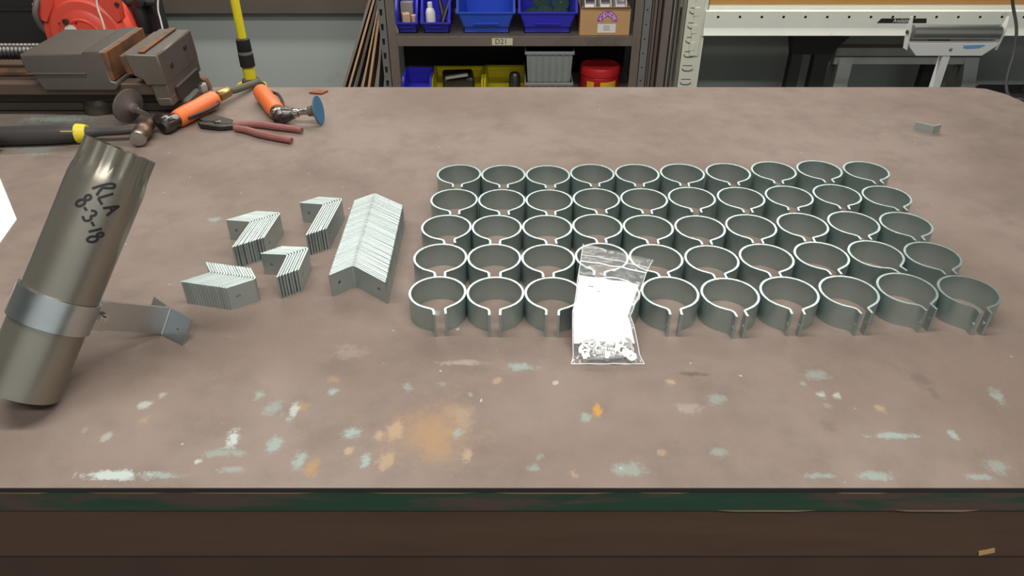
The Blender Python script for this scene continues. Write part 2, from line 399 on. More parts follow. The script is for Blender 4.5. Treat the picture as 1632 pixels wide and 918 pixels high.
RINGS = [
 [(-0.1047,0.8575,8), (-0.0233,0.8565,0), (0.0581,0.8555,-4), (0.1395,0.8562,-10), (0.2222,0.8572,-1), (0.3058,0.8534,4), (0.3901,0.8572,-4), (0.4749,0.8595,5), (0.5600,0.8670,12), (0.6444,0.8605,-4)],
 [(-0.1082,0.9496,4), (-0.0268,0.9491,2), (0.0546,0.9480,-2), (0.1359,0.9521,-10), (0.2172,0.9482,5), (0.3006,0.9450,2), (0.3843,0.9495,-1), (0.4695,0.9557,4), (0.5537,0.9599,22), (0.6380,0.9557,3)],
 [(-0.1059,1.0428,10), (-0.0245,1.0422,-2), (0.0569,1.0422,5), (0.1382,1.0456,2), (0.2198,1.0423,0), (0.3030,1.0406,0), (0.3863,1.0447,-3), (0.4714,1.0500,-6), (0.5560,1.0553,0), (0.6404,1.0529,-1)],
 [(-0.0996,1.1378,5), (-0.0175,1.1365,5), (0.0639,1.1352,1), (0.1453,1.1403,5), (0.2274,1.1401,-2), (0.3106,1.1451,-2), (0.3956,1.1451,-1), (0.4805,1.1504,-9), (0.5660,1.1565,-6), (0.6498,1.1504,6)],
 [(-0.0971,1.2385,0), (-0.0157,1.2363,1), (0.0657,1.2349,3), (0.1473,1.2406,1), (0.2296,1.2406,-3), (0.3129,1.2425,-6), (0.3976,1.2448,-1), (0.4835,1.2523,-6), (0.5694,1.2569,1), (0.6548,1.2531,3)]]
ORD = ['first', 'second', 'third', 'fourth', 'fifth', 'sixth', 'seventh', 'eighth', 'ninth', 'tenth']
ROWN = ['row nearest bench front edge', 'second row from bench front edge', 'middle row of five', 'fourth row from bench front edge', 'row nearest bench back edge']
ROWG = ['split ring clamps in five rows on the bench'] * 5
for i, row in enumerate(RINGS):
    for j, (x, y, a) in enumerate(row):
        o = link('split_ring_clamp', RINGM[(i * 7 + j * 3) % 4])
        o.location = (x, y, TZ); o.rotation_euler = (0, 0, math.radians(a))
        lb = 'steel split ring, %s from the bracket stacks, %s' % (ORD[j], ROWN[i])
        tag(o, lb, 'ring clamp', ROWG[i])

# ================================================================== STACKED ANGLE BRACKETS
m_brk = mat('bracket_steel', lin(180, 192, 190), 0.40, 0.75, var=0.08, scale=20, bump=0.03, rvar=0.1)
def object_tone(m, amt):
    nt = m.node_tree; p = nt.nodes['Principled BSDF']; src = p.inputs['Base Color'].links[0].from_socket
    oi = nt.nodes.new('ShaderNodeObjectInfo'); mr = nt.nodes.new('ShaderNodeMapRange'); mr.inputs['To Min'].default_value = 1 - amt; mr.inputs['To Max'].default_value = 1 + amt * .4
    nt.links.new(oi.outputs['Random'], mr.inputs['Value'])
    vm = nt.nodes.new('ShaderNodeVectorMath'); vm.operation = 'SCALE'; nt.links.new(src, vm.inputs[0]); nt.links.new(mr.outputs[0], vm.inputs['Scale']); nt.links.new(vm.outputs[0], p.inputs['Base Color'])
object_tone(m_brk, 0.15)
def vee_mesh(d1, l1, d2, l2, t=0.0028):
    """two legs from the origin along headings d1, d2 (degrees), a rounded bend and one bolt hole in each leg"""
    a = Vector((math.cos(math.radians(d1)), math.sin(math.radians(d1)))); b = Vector((math.cos(math.radians(d2)), math.sin(math.radians(d2))))
    r = 0.005; p1 = a * r; p2 = b * r; path = [tuple(a * l1)]
    for k in range(6):
        s = k / 5; path.append(tuple(p1 * (1 - s) ** 2 + p2 * s * s))
    path.append(tuple(b * l2))
    return strip(path, t, RH, [(0, 0.38, RH / 2, 0.0028), (len(path) - 2, 1 - 0.016 / (l2 - r) if l2 > 0.05 else 0.6, RH / 2, 0.0028)]).mesh('angle_bracket', m_brk, ang=30)
def ordinal(n):
    return '%d%s' % (n, 'th' if 10 <= n % 100 <= 20 else {1: 'st', 2: 'nd', 3: 'rd'}.get(n % 10, 'th'))
STACKS = [  # first vertex, shift to the last vertex, headings and lengths of both legs, count, wording, group
    ((-0.4262, 1.0611), (0.0392, 0.0291), 172.2, 0.043, -93.4, 0.082, 12, 'bent steel bracket, %s from the pipe side in the stack near the pliers', 'brackets in the twelve-plate stack'),
    ((-0.3198, 1.1212), (0.0263, 0.0200), 172.0, 0.043, -93.3, 0.105, 8, 'long-legged bent steel bracket, %s from the pliers side in the longest-legged short stack', 'brackets in the long-legged stack'),
    ((-0.3402, 0.9584), (0.0255, 0.0197), 175.3, 0.043, -90.4, 0.063, 8, 'bent steel bracket, %s from the pipe side in the stack between the others', 'brackets in the middle stack'),
    ((-0.4400, 0.9080), (0.0690, -0.0160), -145.5, 0.043, 120.5, 0.033, 17, 'short bent steel bracket, %s from the pipe in the stack nearest the pipe', 'brackets in the stack nearest the pipe'),
    ((-0.2361, 0.9290), (-0.0038, 0.2315), -138.3, 0.041, -40.1, 0.0712, 55, 'bent steel bracket, %s from the bench-front end of the long stack', 'brackets in the long stack')]
for (vx, vy), (sx, sy), d1, l1, d2, l2, n, words, grp in STACKS:
    me = vee_mesh(d1, l1, d2, l2, 0.0025 if n > 20 else 0.0026)
    rnd = random.Random(n * 3 + int(d1))
    sh = Vector((sx, sy)); dirn = sh.normalized(); side = Vector((-dirn.y, dirn.x))
    for k in range(n):
        o = link('angle_bracket', me)
        j = 0.0
        o.location = (vx + sx * k / (n - 1) + side.x * j, vy + sy * k / (n - 1) + side.y * j, TZ); o.rotation_euler = (0, 0, math.radians(rnd.uniform(-.35, .35)) if 0 < k < n - 1 else 0)
        tag(o, words % ordinal(k + 1), 'bracket', grp)

# ================================================================== LEANING PIPE WITH ITS CLAMP
AX = Vector((0.385, 0.520, 0.7625)).normalized()
PR = 0.0428
lean = math.sqrt(1 - AX.z ** 2)
pb = onz(32, 622, PR * lean)                      # centre of the lower end: its rim touches the bench
m_pipe = mat('mill_steel_pipe', lin(146, 140, 129), 0.32, 0.78, var=0.10, scale=10, bump=0.03, rvar=0.12, col2=lin(126, 120, 108), thr=0.6)
m_pipein = m_pipe
m_clamp = mat('bright_clamp_steel', lin(192, 196, 196), 0.30, 1.0, var=0.08, scale=18, stretch=(1, 1, 6), rvar=0.1)
m_bolt = mat('stainless_bolt', lin(205, 203, 196), 0.22, 1.0, var=0.05, scale=60)
m_ink = mat('black_marker_ink', lin(24, 20, 24), 0.5, var=0.05)
pipe = thing('steel_pipe', 'grey steel pipe with crimped end and handwritten date, leaning on its clamp bracket', 'pipe', pb)
XD = Vector((1, 0, 0)); XD = (XD - AX * XD.dot(AX)).normalized()
PM = frame((0, 0, 0), AX, XD)
PLEN = 0.314
n = 96; vs = []; fs = []
prof = [(0.0, 0), (0.10, 0), (0.20, 0), (PLEN - .046, 0), (PLEN - .036, 0.2), (PLEN - .028, 0.75), (PLEN - .016, 1), (PLEN, 1)]
def pr(th, c, inner):
    rr = PR - (0.0016 if inner else 0)
    return rr - c * (0.0010 + 0.0030 * (abs(math.sin(th * 9)) ** 0.6) * 1.0)
for inner in (0, 1):
    for z, c in (prof if not inner else prof[::-1]):
        for k in range(n):
            th = 2 * PI * k / n; rr = pr(th, c, inner); vs.append((rr * math.cos(th), rr * math.sin(th), z))
rows = 2 * len(prof)
for i in range(rows):
    for k in range(n):
        k2 = (k + 1) % n; i2 = (i + 1) % rows
        fs.append((i * n + k, i * n + k2, i2 * n + k2, i2 * n + k))
MB().add(vs, fs, PM).build('pipe_body', m_pipe, pipe, ang=50)
# marker writing: strokes traced on the pipe surface
def on_pipe(u, v, lift=0.0003):
    d = ray(u, v); o_ = EYE - pb
    dp = d - AX * d.dot(AX); op = o_ - AX * o_.dot(AX); R_ = PR + lift
    A = dp.dot(dp); B = 2 * dp.dot(op); C_ = op.dot(op) - R_ * R_
    return o_ + d * ((-B - math.sqrt(max(0, B * B - 4 * A * C_))) / (2 * A))
def loop(cx, cy, rx, ry, rot=0, n=14):
    return [(cx + rx * math.cos(2 * PI * k / n) * math.cos(rot) - ry * math.sin(2 * PI * k / n) * math.sin(rot),
             cy + rx * math.cos(2 * PI * k / n) * math.sin(rot) + ry * math.sin(2 * PI * k / n) * math.cos(rot)) for k in range(n + 1)]
STROKES = [[(168, 462), (225, 443), (300, 425)], [(300, 425), (330, 430), (335, 442), (320, 458), (245, 456)], [(245, 456), (222, 480), (202, 512)],
           [(325, 498), (270, 515), (213, 532)], [(213, 532), (228, 556), (242, 580)],
           [(248, 605), (305, 598), (368, 590)], [(368, 590), (325, 620), (275, 660)], [(303, 599), (318, 632)],
           loop(138, 527, 24, 17, -.5), loop(84, 566, 34, 21, -.4), [(110, 597), (130, 623)],
           [(160, 622), (190, 628), (198, 642), (186, 658), (155, 662)], [(155, 662), (163, 680), (140, 697), (112, 692), (100, 662)],
           [(164, 704), (184, 736)], [(143, 778), (195, 766), (242, 754)], loop(228, 800, 24, 14, -.3), loop(172, 832, 38, 20, -.15)]
ink = MB()
for st in STROKES:
    pts = [on_pipe(110 + x / 4.5875, 200 + y / 4.5875) for x, y in st]
    pts = smooth_path(pts, 4) if len(pts) > 2 else [pts[0].lerp(pts[1], k / 5) for k in range(6)]
    vs = []; fs = []
    for i, q in enumerate(pts):
        t = (pts[min(i + 1, len(pts) - 1)] - pts[max(i - 1, 0)]).normalized()
        ra = q - AX * q.dot(AX); nn = ra.normalized(); s = nn.cross(t).normalized() * 0.0015
        for w in (q + s, q - s):
            wr = w - AX * w.dot(AX); w = AX * w.dot(AX) + wr.normalized() * (PR + 0.00035)
            vs += [tuple(w)]; 
            vs += [tuple(w - nn * 0.0005)]
    for i in range(len(pts) - 1):
        a = 4 * i; b = a + 4
        fs += [(a, b, b + 2, a + 2), (a + 1, a + 3, b + 3, b + 1), (a, a + 1, b + 1, b), (a + 2, b + 2, b + 3, a + 3)]
    e = 4 * (len(pts) - 1); fs += [(0, 2, 3, 1), (e, e + 1, e + 3, e + 2)]
    ink.add(vs, fs)
io = ink.build('marker_writing', m_ink, pipe); io['label'] = 'black handwritten marker lettering RLA 8-3-18'

# clamp fixed round the pipe
SC = 0.1075
EV = Vector((AX.x, AX.y, 0)).normalized(); EV = (EV - AX * EV.dot(AX)).normalized()
EV = (Matrix.Rotation(math.radians(0.0), 3, AX) @ EV)
cc = pb + AX * SC
CM = frame((0, 0, 0), AX, EV)                     # local x: along the arm, local z: along the pipe
clamp = thing('pipe_clamp', 'bright steel ring clamp bolted round the leaning pipe with flanged arm', 'pipe clamp', cc)
rb = PR + 0.0004 + 0.0015; g = 0.0032
a0 = math.asin((g + 0.0015) / rb); arc = []
for k in range(61):
    t = a0 + (2 * PI - 2 * a0) * k / 60; arc.append((rb * math.cos(t), rb * math.sin(t)))
path = [(rb + 0.022, g + .0015), (rb + 0.004, g + .0015)] + arc[1:-1] + [(rb + 0.004, -g - .0015), (rb + 0.022, -g - .0015)]
strip(path, 0.003, RH, (), CM, -RH / 2).build('band', m_clamp, clamp, ang=30)
ARM = 0.152
_bolt = Matrix.Translation((rb + 0.013, 0, 0)); SM = CM @ _bolt @ Matrix.Rotation(-math.radians(4.9), 4, 'Y') @ _bolt.inverted()     # the straps pivot on the bolt
for s in (1, -1):                                  # two straps lie face to face and flare apart at the foot
    pth = [(rb + 0.0035, s * 0.0016), (ARM - .005, s * 0.0016)]
    d = (math.cos(math.radians(84)), s * math.sin(math.radians(84)))
    for k in range(1, 6):
        t = k / 5; p0 = Vector((ARM - .005, s * .0016)); p1 = Vector((ARM, s * .0016)); p2 = p1 + Vector(d) * 0.005
        pth.append(tuple(p0 * (1 - t) ** 2 + p1 * 2 * t * (1 - t) + p2 * t * t))
    pth.append((ARM + d[0] * 0.043, s * .0016 + d[1] * 0.043))
    strip(pth, 0.003, RH, [(len(pth) - 2, 0.55, RH * .42, 0.0022)], SM, -RH / 2).build('strap', m_clamp, clamp, ang=30)
BM_ = CM @ frame((rb + 0.013, 0, 0.0), (0, -1, 0))
bo = MB()
bo.lathe([(0.0062, -0.0115), (0.0062, -0.0075), (0.003, -0.0075), (0.003, 0.016), (0.0, 0.0162)], 6, BM_).build('bolt', m_bolt, clamp)
nu = MB().lathe([(0.0032, 0.0065), (0.0064, 0.0065), (0.0064, 0.0115), (0.0032, 0.0115)], 6, BM_, cap=False).build('nut', m_bolt, clamp)

# ================================================================== ZIP BAG OF BOLTS
m_film = bpy.data.materials.new('clear_plastic_film'); m_film.use_nodes = True
nt = m_film.node_tree; nt.nodes.clear(); N = nt.nodes; L = nt.links
out = N.new('ShaderNodeOutputMaterial'); tr = N.new('ShaderNodeBsdfTransparent'); gl = N.new('ShaderNodeBsdfGlossy'); df = N.new('ShaderNodeBsdfDiffuse')
tr.inputs[0].default_value = (0.97, 0.97, 0.97, 1); gl.inputs['Roughness'].default_value = 0.16; df.inputs[0].default_value = (0.9, 0.9, 0.9, 1)
nz = N.new('ShaderNodeTexNoise'); nz.inputs['Scale'].default_value = 55; nz.inputs['Detail'].default_value = 3; nz.inputs['Distortion'].default_value = 1.2
tc = N.new('ShaderNodeTexCoord'); L.new(tc.outputs['Object'], nz.inputs['Vector'])
bp = N.new('ShaderNodeBump'); bp.inputs['Strength'].default_value = 0.8; bp.inputs['Distance'].default_value = 0.004; L.new(nz.outputs['Fac'], bp.inputs['Height']); L.new(bp.outputs[0], gl.inputs['Normal'])
m1 = N.new('ShaderNodeMixShader'); m1.inputs[0].default_value = 0.12; L.new(tr.outputs[0], m1.inputs[1]); L.new(gl.outputs[0], m1.inputs[2])
m2 = N.new('ShaderNodeMixShader'); m2.inputs[0].default_value = 0.07; L.new(m1.outputs[0], m2.inputs[1]); L.new(df.outputs[0], m2.inputs[2]); L.new(m2.outputs[0], out.inputs[0])
m_zip = mat('white_zip_ridge', lin(240, 240, 240), 0.35, var=0.02)
m_paper = mat('white_paper', lin(248, 248, 248), 0.8, var=0.01, scale=20)
m_teal = mat('teal_print', lin(90, 150, 145), 0.8, var=0.05)

# bag centre line in the plane across the bench: bottom edge on the bench, then up over the ring tabs and onto the rims
BP = [(0.7455, 0.001), (0.760, 0.006), (0.778, 0.018), (0.793, 0.033), (0.806, 0.046), (0.830, 0.054), (0.860, 0.060), (0.890, 0.065), (0.915, 0.069)]
def bag_pt(t):
    q = t * (len(BP) - 1); i = min(int(q), len(BP) - 2); k = q - i
    return Vector((0, BP[i][0] * (1 - k) + BP[i + 1][0] * k, BP[i][1] * (1 - k) + BP[i + 1][1] * k))
def bag_half(t):      # half width and centre x, from the photographed outline
    T = [0, .10, .22, .36, .46, .58, .70, .84, 1]
    hw = [.0480, .0440, .0430, .0410, .0385, .0400, .0430, .0450, .0485]
    cx = [.1255, .1250, .1240, .1220, .1200, .1270, .1340, .1430, .1530]
    for i in range(8):
        if t <= T[i + 1]:
            k = (t - T[i]) / (T[i + 1] - T[i]); return hw[i] * (1 - k) + hw[i + 1] * k, cx[i] * (1 - k) + cx[i + 1] * k
    return hw[-1], cx[-1]
def bag_nrm(t):
    a = bag_pt(max(0, t - .04)); b = bag_pt(min(1, t + .04)); d = (b - a).normalized(); return Vector((0, -d.z, d.y))
def bag_surf(s, t, off):
    h, c = bag_half(t); q = bag_pt(t); n_ = bag_nrm(t); sk = (s * h) * -0.52 * max(0, t - .3)      # the top edge is skewed
    fat = 0.0125 * math.exp(-((t - .16) / .13) ** 2) + 0.0014
    w = fat * max(0.0, 1 - abs(s) ** 2.4) * min(1, t / .05 if t < .05 else 1)
    p = q + Vector((c + s * h, 0, 0)) + n_ * (w * off + 0.0012 * math.sin(9 * s + 14 * t) * (1 - abs(s)))
    p += (bag_pt(min(1, t + .05)) - bag_pt(max(0, t - .05))).normalized() * sk
    p.z = max(p.z, 0.0006)
    return (p.x, p.y, p.z + TZ)
def bag_sheet(off, t0, t1, s0=-1.0, s1=1.0, nx=16, ny=40, thick=None):
    vs = []; fs = []
    for i in range(ny + 1):
        for j in range(nx + 1):
            vs.append(bag_surf(s0 + (s1 - s0) * j / nx, t0 + (t1 - t0) * i / ny, off))
    w = nx + 1
    for i in range(ny):
        for j in range(nx): fs.append((i * w + j, i * w + j + 1, (i + 1) * w + j + 1, (i + 1) * w + j))
    return MB().add(vs, fs)
bag = thing('zip_bag', 'clear plastic zip bag of bolts and white paper leaning on the rings', 'plastic bag', (0, 0, 0))
bag_sheet(1.0, 0, 1).build('front_film', m_film, bag, fix=False)
bag_sheet(-0.9, 0, 1).build('back_film', m_film, bag, fix=False)
for tt, rr in ((0.845, 0.0011), (0.90, 0.0005)):
    MB().tube([bag_surf(-1 + 2 * k / 14, tt, 1.2) for k in range(15)], rr, 6).build('zip_ridge', m_zip, bag)
for s in (-1, 1):
    MB().tube([bag_surf(s, k / 24, 0) for k in range(25)], 0.0005, 5).build('side_seam', m_zip, bag)
MB().tube([bag_surf(-1 + 2 * k / 14, 0.0, 0) for k in range(15)], 0.0006, 5).build('bottom_seam', m_zip, bag)
pp = MB(); a = bag_sheet(0.75, 0.205, 0.735, -0.97, 0.90); b = bag_sheet(0.15, 0.205, 0.735, -0.97, 0.90)
nv = len(a.v); pp.v = a.v + b.v; pp.f = a.f + [tuple(i + nv for i in q[::-1]) for q in b.f]
w = 17
for j in range(16): pp.f += [(j, nv + j, nv + j + 1, j + 1), (40 * w + j, 40 * w + j + 1, nv + 40 * w + j + 1, nv + 40 * w + j)]
for i in range(40): pp.f += [(i * w, (i + 1) * w, nv + (i + 1) * w, nv + i * w), (i * w + 16, nv + i * w + 16, nv + (i + 1) * w + 16, (i + 1) * w + 16)]
paper = pp.build('folded_paper', m_paper); tag(paper, 'folded white paper slip inside the clear zip bag', 'paper')
for (s0, s1, t0, t1) in ((-.62, -.42, .66, .668), (-.35, -.22, .628, .633), (-.2, -.1, .50, .505)):
    bag_sheet(0.80, t0, t1, s0, s1, 3, 2).build('print_mark', m_teal, paper, fix=False)
m_nut = mat('zinc_hardware', lin(226, 226, 222), 0.30, 0.85, var=0.08, scale=80)
def bolt_mesh(L_):
    return MB().lathe([(0.0, -0.0042), (0.0052, -0.0042), (0.0055, -0.0036), (0.0055, 0.0)], 6).lathe([(0.0030, 0)] + [(0.0030 - .0004 * (k % 2), .002 + k * (L_ - .002) / 16) for k in range(17)] + [(0.0, L_)], 10).mesh('hex_bolt', m_nut, ang=25)
def nut_mesh():
    return MB().lathe([(0.0030, 0), (0.0056, 0), (0.0056, 0.0046), (0.0030, 0.0046), (0.0030, 0)], 6, cap=False).mesh('hex_nut', m_nut, ang=25)
def washer_mesh():
    return MB().lathe([(0.0032, 0), (0.0070, 0), (0.0070, 0.0012), (0.0032, 0.0012), (0.0032, 0)], 18, cap=False).mesh('washer', m_nut, ang=25)
bmm = bolt_mesh(0.022); nmm = nut_mesh(); wmm = washer_mesh()
rnd = random.Random(11)
def inbag(s, t, off): return Vector(bag_surf(s, t, off))
k = 0
for t_, row in ((.065, [-.60, .02, .70]), (.085, [-.52, .06, .66]), (.105, [-.66, -.45, -.16, .2, .56]), (.15, [-.66, -.48, -.26, -.02, .26, .46, .66]), (.20, [-.62, -.4, -.1, .2, .45, .64])):
    for s in row:
        kind = k % 3
        if kind == 0 and abs(s) > .35: kind = 1
        if t_ < .09: kind = 0 if s < .3 else 1           # bolts lie along the bottom seam
        o = link(('hex_bolt', 'hex_nut', 'washer')[kind], (bmm, nmm, wmm)[kind])
        o.location = inbag(s, t_, 0.35); o.scale = (1.15, 1.15, 1.15)
        n_ = bag_nrm(t_)
        if kind == 0: o.rotation_euler = frame((0, 0, 0), Vector((1 if t_ < .09 else rnd.choice((-1, 1)), rnd.uniform(-.12, .12), rnd.uniform(-.05, .10)))).to_euler()
        else: o.rotation_euler = frame((0, 0, 0), n_ + Vector((rnd.uniform(-.4, .4), rnd.uniform(-.4, .1), rnd.uniform(-.2, .4)))).to_euler()
        tag(o, ('small shiny hex bolt at the bottom of the clear zip bag', 'small shiny hex nut at the bottom of the clear zip bag', 'small shiny washer at the bottom of the clear zip bag')[kind],
            ('bolt', 'nut', 'washer')[kind], 'loose hardware in the zip bag'); k += 1

# ================================================================== TOOLS AT THE BACK OF THE BENCH
m_orange = mat('orange_rubber', lin(226, 112, 56), 0.45, var=0.08, scale=40, col2=lin(178, 98, 62), thr=0.66)
m_dkmet = mat('dark_tool_steel', lin(92, 88, 86), 0.35, 0.9, var=0.25, scale=60)
m_chrome = mat('bright_spindle', lin(190, 186, 180), 0.25, 1.0, var=0.1, scale=50)
m_pad = mat('grey_rubber_pad', lin(96, 88, 82), 0.55, var=0.12, scale=60)
m_brass = mat('brass_fitting', lin(166, 140, 92), 0.35, 0.9, var=0.12, scale=60)
m_hose = mat('olive_air_hose', lin(84, 80, 64), 0.6, var=0.12, scale=40)
m_blk = mat('black_rubber', lin(36, 34, 34), 0.55, var=0.15, scale=40)
m_blue_disc = mat('blue_abrasive', lin(52, 104, 140), 0.8, var=0.2, scale=200, bump=0.3)
m_scuff = mat('scuffed_metal_label', lin(196, 192, 188), 0.4, 0.7, var=0.2, scale=90)

def grinder(label, head, tail, disc_c, pad_r, disc_mat, with_hose):
    head, tail, disc_c = Vector(head), Vector(tail), Vector(disc_c)
    base = Vector((head.x, head.y, TZ)); g_ = thing('angle_die_grinder', label, 'grinder', base)
    h = head - base; t = tail - base; d = disc_c - base
    ax = (t - h); ln = ax.length; A = frame(h, ax)
    MB().lathe([(0.014, 0.024), (0.0175, 0.026), (0.0195, 0.034), (0.0205, 0.06), (0.0195, ln * .6), (0.0205, ln * .85), (0.0195, ln - .004), (0.012, ln), (0.0, ln)], 20, A).build('body', m_orange, g_)
    MB().lathe([(0.0, -0.019), (0.011, -0.019), (0.0165, -0.014), (0.0175, -0.004), (0.0168, 0.012), (0.0158, 0.026), (0.012, 0.030)], 18, A).build('gear_head', m_dkmet, g_)
    sp = (d - h); sl = sp.length; S = frame(h, sp)
    MB().lathe([(0.0165, -0.012), (0.0172, 0.012), (0.0162, 0.020), (0.0130, 0.024), (0.0125, 0.032)], 18, S).build('angle_head', m_dkmet, g_)
    MB().lathe([(0.0176, -0.006), (0.0176, 0.008)], 18, S, cap=False).build('scuffed_label', m_scuff, g_)
    MB().lathe([(0.0095, 0.030), (0.0095, 0.044), (0.0066, 0.046), (0.0066, sl - .034), (0.0075, sl - .030), (0.0075, sl - .018)], 14, S).build('spindle', m_chrome, g_)
    MB().lathe([(0.0075, sl - .024), (0.011, sl - .022), (0.012, sl - .012), (pad_r * .55, sl - .006), (pad_r, sl - .001), (pad_r, sl + .0015), (0, sl + .0015)], 32, S).build('backing_pad', m_pad, g_)
    MB().lathe([(0, sl + .0016), (pad_r * 1.02, sl + .0016), (pad_r * 1.02, sl + .0030), (0, sl + .0030)], 32, S).build('abrasive_disc', disc_mat, g_)
    side = ax.normalized().cross(Vector((0, 0, 1))).normalized()
    if side.x < 0: side = -side
    lv = [h + ax * f_ + side * o_ for f_, o_ in ((.92, .019), (.80, .030), (.55, .029), (.34, .022), (.26, .020))]
    MB().tube(smooth_path(lv, 4), 0.0038, 8).build('throttle_lever', m_blk, g_)
    if with_hose:
        a = ax.normalized(); f0 = t
        MB().lathe([(0.0075, -0.004), (0.0075, 0.014)], 6, frame(f0, a)).build('hose_nipple', m_brass, g_)
        MB().lathe([(0.011, 0.012), (0.0125, 0.016), (0.0125, 0.046), (0.0105, 0.050)], 20, frame(f0, a)).build('quick_coupler', m_brass, g_)
        p0 = f0 + a * 0.048; e_ = Vector((p0.x + .012, 1.808, TZ)) - base
        w1 = base + p0
        hz = [w1, w1 + Vector((.010, .022, -.004)), Vector((w1.x + .026, 1.800, TZ + .0125)), Vector((w1.x + .036, 1.832, TZ + .004)), Vector((w1.x + .040, 1.846, TZ - .04)), Vector((w1.x + .04, 1.85, TZ - .30)), Vector((w1.x + .03, 1.86, .12)), Vector((w1.x + .02, 1.95, .012))]
        MB().tube(smooth_path([q_ - base for q_ in hz], 6), 0.0085, 10).build('air_hose', m_hose, g_)
    else:
        MB().lathe([(0.007, -0.004), (0.007, 0.010)], 6, frame(t, ax)).build('hose_nipple', m_brass, g_)
    return g_
grinder('orange air die grinder with hose attached and large grey sanding pad', onz(268, 198, .0185), onz(343, 157, .024), onz(205, 169, .0395), 0.038, m_pad, True)
grinder('orange air die grinder with blue abrasive disc, no hose', onz(446, 184, .0185), onz(416, 146, .021), Vector((onz(509, 170, .034).x, onz(446, 184, .0185).y - .004, TZ + .0325)), 0.0305, m_blue_disc, False)

# pliers
m_grip = mat('faded_red_grip', lin(136, 84, 80), 0.6, var=0.15, scale=60)
m_plier = mat('pliers_steel', lin(70, 66, 62), 0.45, 0.9, var=0.2, scale=50)
pj = onz(317, 199, .008); pv = onz(347, 202, .008)
pl = thing('pliers', 'pliers with faded red dipped grips lying open on the bench', 'pliers', (pv.x, pv.y, TZ))
bz = Vector((pv.x, pv.y, TZ))
def bar(poly_px, z0, z1, name, m_, bev=0.0015):
    return MB().prism([tuple(onz(u, v, z0) - bz) for u, v in poly_px], (0, 0, z1 - z0), bev).build(name, m_, pl)
bar([(318, 196), (330, 189), (350, 191), (372, 197), (374, 201), (352, 203), (338, 200), (325, 200)], .004, .0145, 'jaw', m_plier)
bar([(316, 201), (325, 200.5), (338, 201), (352, 203), (376, 202), (378, 206), (352, 208.5), (336, 207), (320, 205)], .002, .0125, 'jaw', m_plier)
MB().lathe([(0, -.002), (.0085, -.002), (.0085, .0145), (.007, .0155), (0, .0155)], 18, Matrix.Translation(onz(349, 203, 0) - bz)).build('pivot', m_dkmet, pl)
for pts in ([(372, 199), (392, 198), (415, 198.5), (440, 202), (465, 205), (481, 208)], [(374, 204), (392, 207), (412, 213), (435, 218), (455, 222), (465, 224)]):
    p = smooth_path([onz(u, v, .0085) - bz for u, v in pts], 4); nn = len(p)
    MB().tube(p, [0.0058 + .0022 * math.sin(PI * min(1, .15 + .85 * i / nn)) for i in range(nn)], 10).build('handle_grip', m_grip, pl)

# hammer
m_hhead = mat('brown_forged_steel', lin(124, 100, 86), 0.45, 0.8, var=0.2, scale=40)
m_face = mat('polished_hammer_face', lin(180, 176, 172), 0.3, 1.0, var=0.1, scale=60)
m_hhand = mat('black_ribbed_grip', lin(52, 48, 46), 0.55, var=0.1, scale=50)
m_yel = mat('yellow_plastic', lin(216, 196, 44), 0.45, var=0.08)
hc = onz(228, 209, .020); hb = Vector((hc.x, hc.y, TZ))
hm = thing('hammer', 'steel hammer with black rubber grip and yellow ring lying by the vise', 'hammer', hb)
fdir = (onz(220, 226, .018) - onz(238, 200, .018)).normalized()
H_ = frame(hc - hb, fdir)
MB().lathe([(0.0, -.052), (.008, -.051), (.013, -.046), (.015, -.036), (.012, -.024), (.0155, -.014), (.0175, -.004), (.0175, .010), (.013, .018), (.0155, .024), (.0165, .034)], 20, H_).build('head', m_hhead, hm)
MB().lathe([(.0165, .034), (.0168, .040), (.0150, .0425), (0, .0432)], 20, H_).build('striking_face', m_face, hm)
def hp(u, v, z): return onz(u, v, z) - hb
hpts = smooth_path([hp(222, 206, .022), hp(190, 209, .022), hp(150, 211, .021), hp(118, 213, .0205), hp(60, 215.5, .0205), hp(0, 217, .0205), hp(-40, 218, .0205)], 5)
nn = len(hpts)
MB().tube(hpts, [.0085 + .0115 * max(0, min(1, (i / nn - .28) / .25)) for i in range(nn)], 14).build('handle', m_hhand, hm)
yr = [hp(140, 212, .020), hp(124, 212.8, .0195)]
MB().tube([yr[0], yr[0].lerp(yr[1], .5), yr[1]], [.0172, .0194, .0208], 18).build('yellow_ring', m_yel, hm)
MB().box((0, 0, 0), (.028, .0035, .0008), 0, frame(hp(107, 209.4, .0402), (0, -.1, 1), (1, 0, 0))).build('yellow_lettering', mat('dull_yellow_print', lin(176, 152, 60), 0.6), hm)

# scraps
m_cu = mat('copper_scrap', lin(150, 88, 60), 0.4, 0.7, var=0.15)
q = onz(508, 148); sc_ = MB().prism([(-.022, -.006, 0), (.010, -.014, 0), (.022, .006, 0), (-.004, .014, 0)], (0, 0, .004), 0, Matrix.Translation((q.x, q.y, TZ))).build('copper_scrap', m_cu)
tag(sc_, 'small flat copper offcut beside the blue grinding disc', 'metal scrap')
q = onz(1476, 209); sA = math.radians(-38)
so = strip([(-.022, .012), (.004, -.014), (.024, -.008)], .003, .018, (), Matrix.Translation((q.x, q.y, TZ)) @ Matrix.Rotation(0.1, 4, 'Z')).build('angle_offcut', m_brk)
tag(so, 'small bent steel offcut lying alone on the bench', 'metal scrap')
tag(MB().prism([tuple(onz(u_, v_, .0003)) for u_, v_ in ((-120, 262), (-18, 262), (0, 284), (27, 350), (0, 388), (-90, 470), (-160, 420))], (0, 0, .0012)).build('paper_sheet', m_paper), 'corner of a white paper sheet on the bench beside the pipe', 'paper')

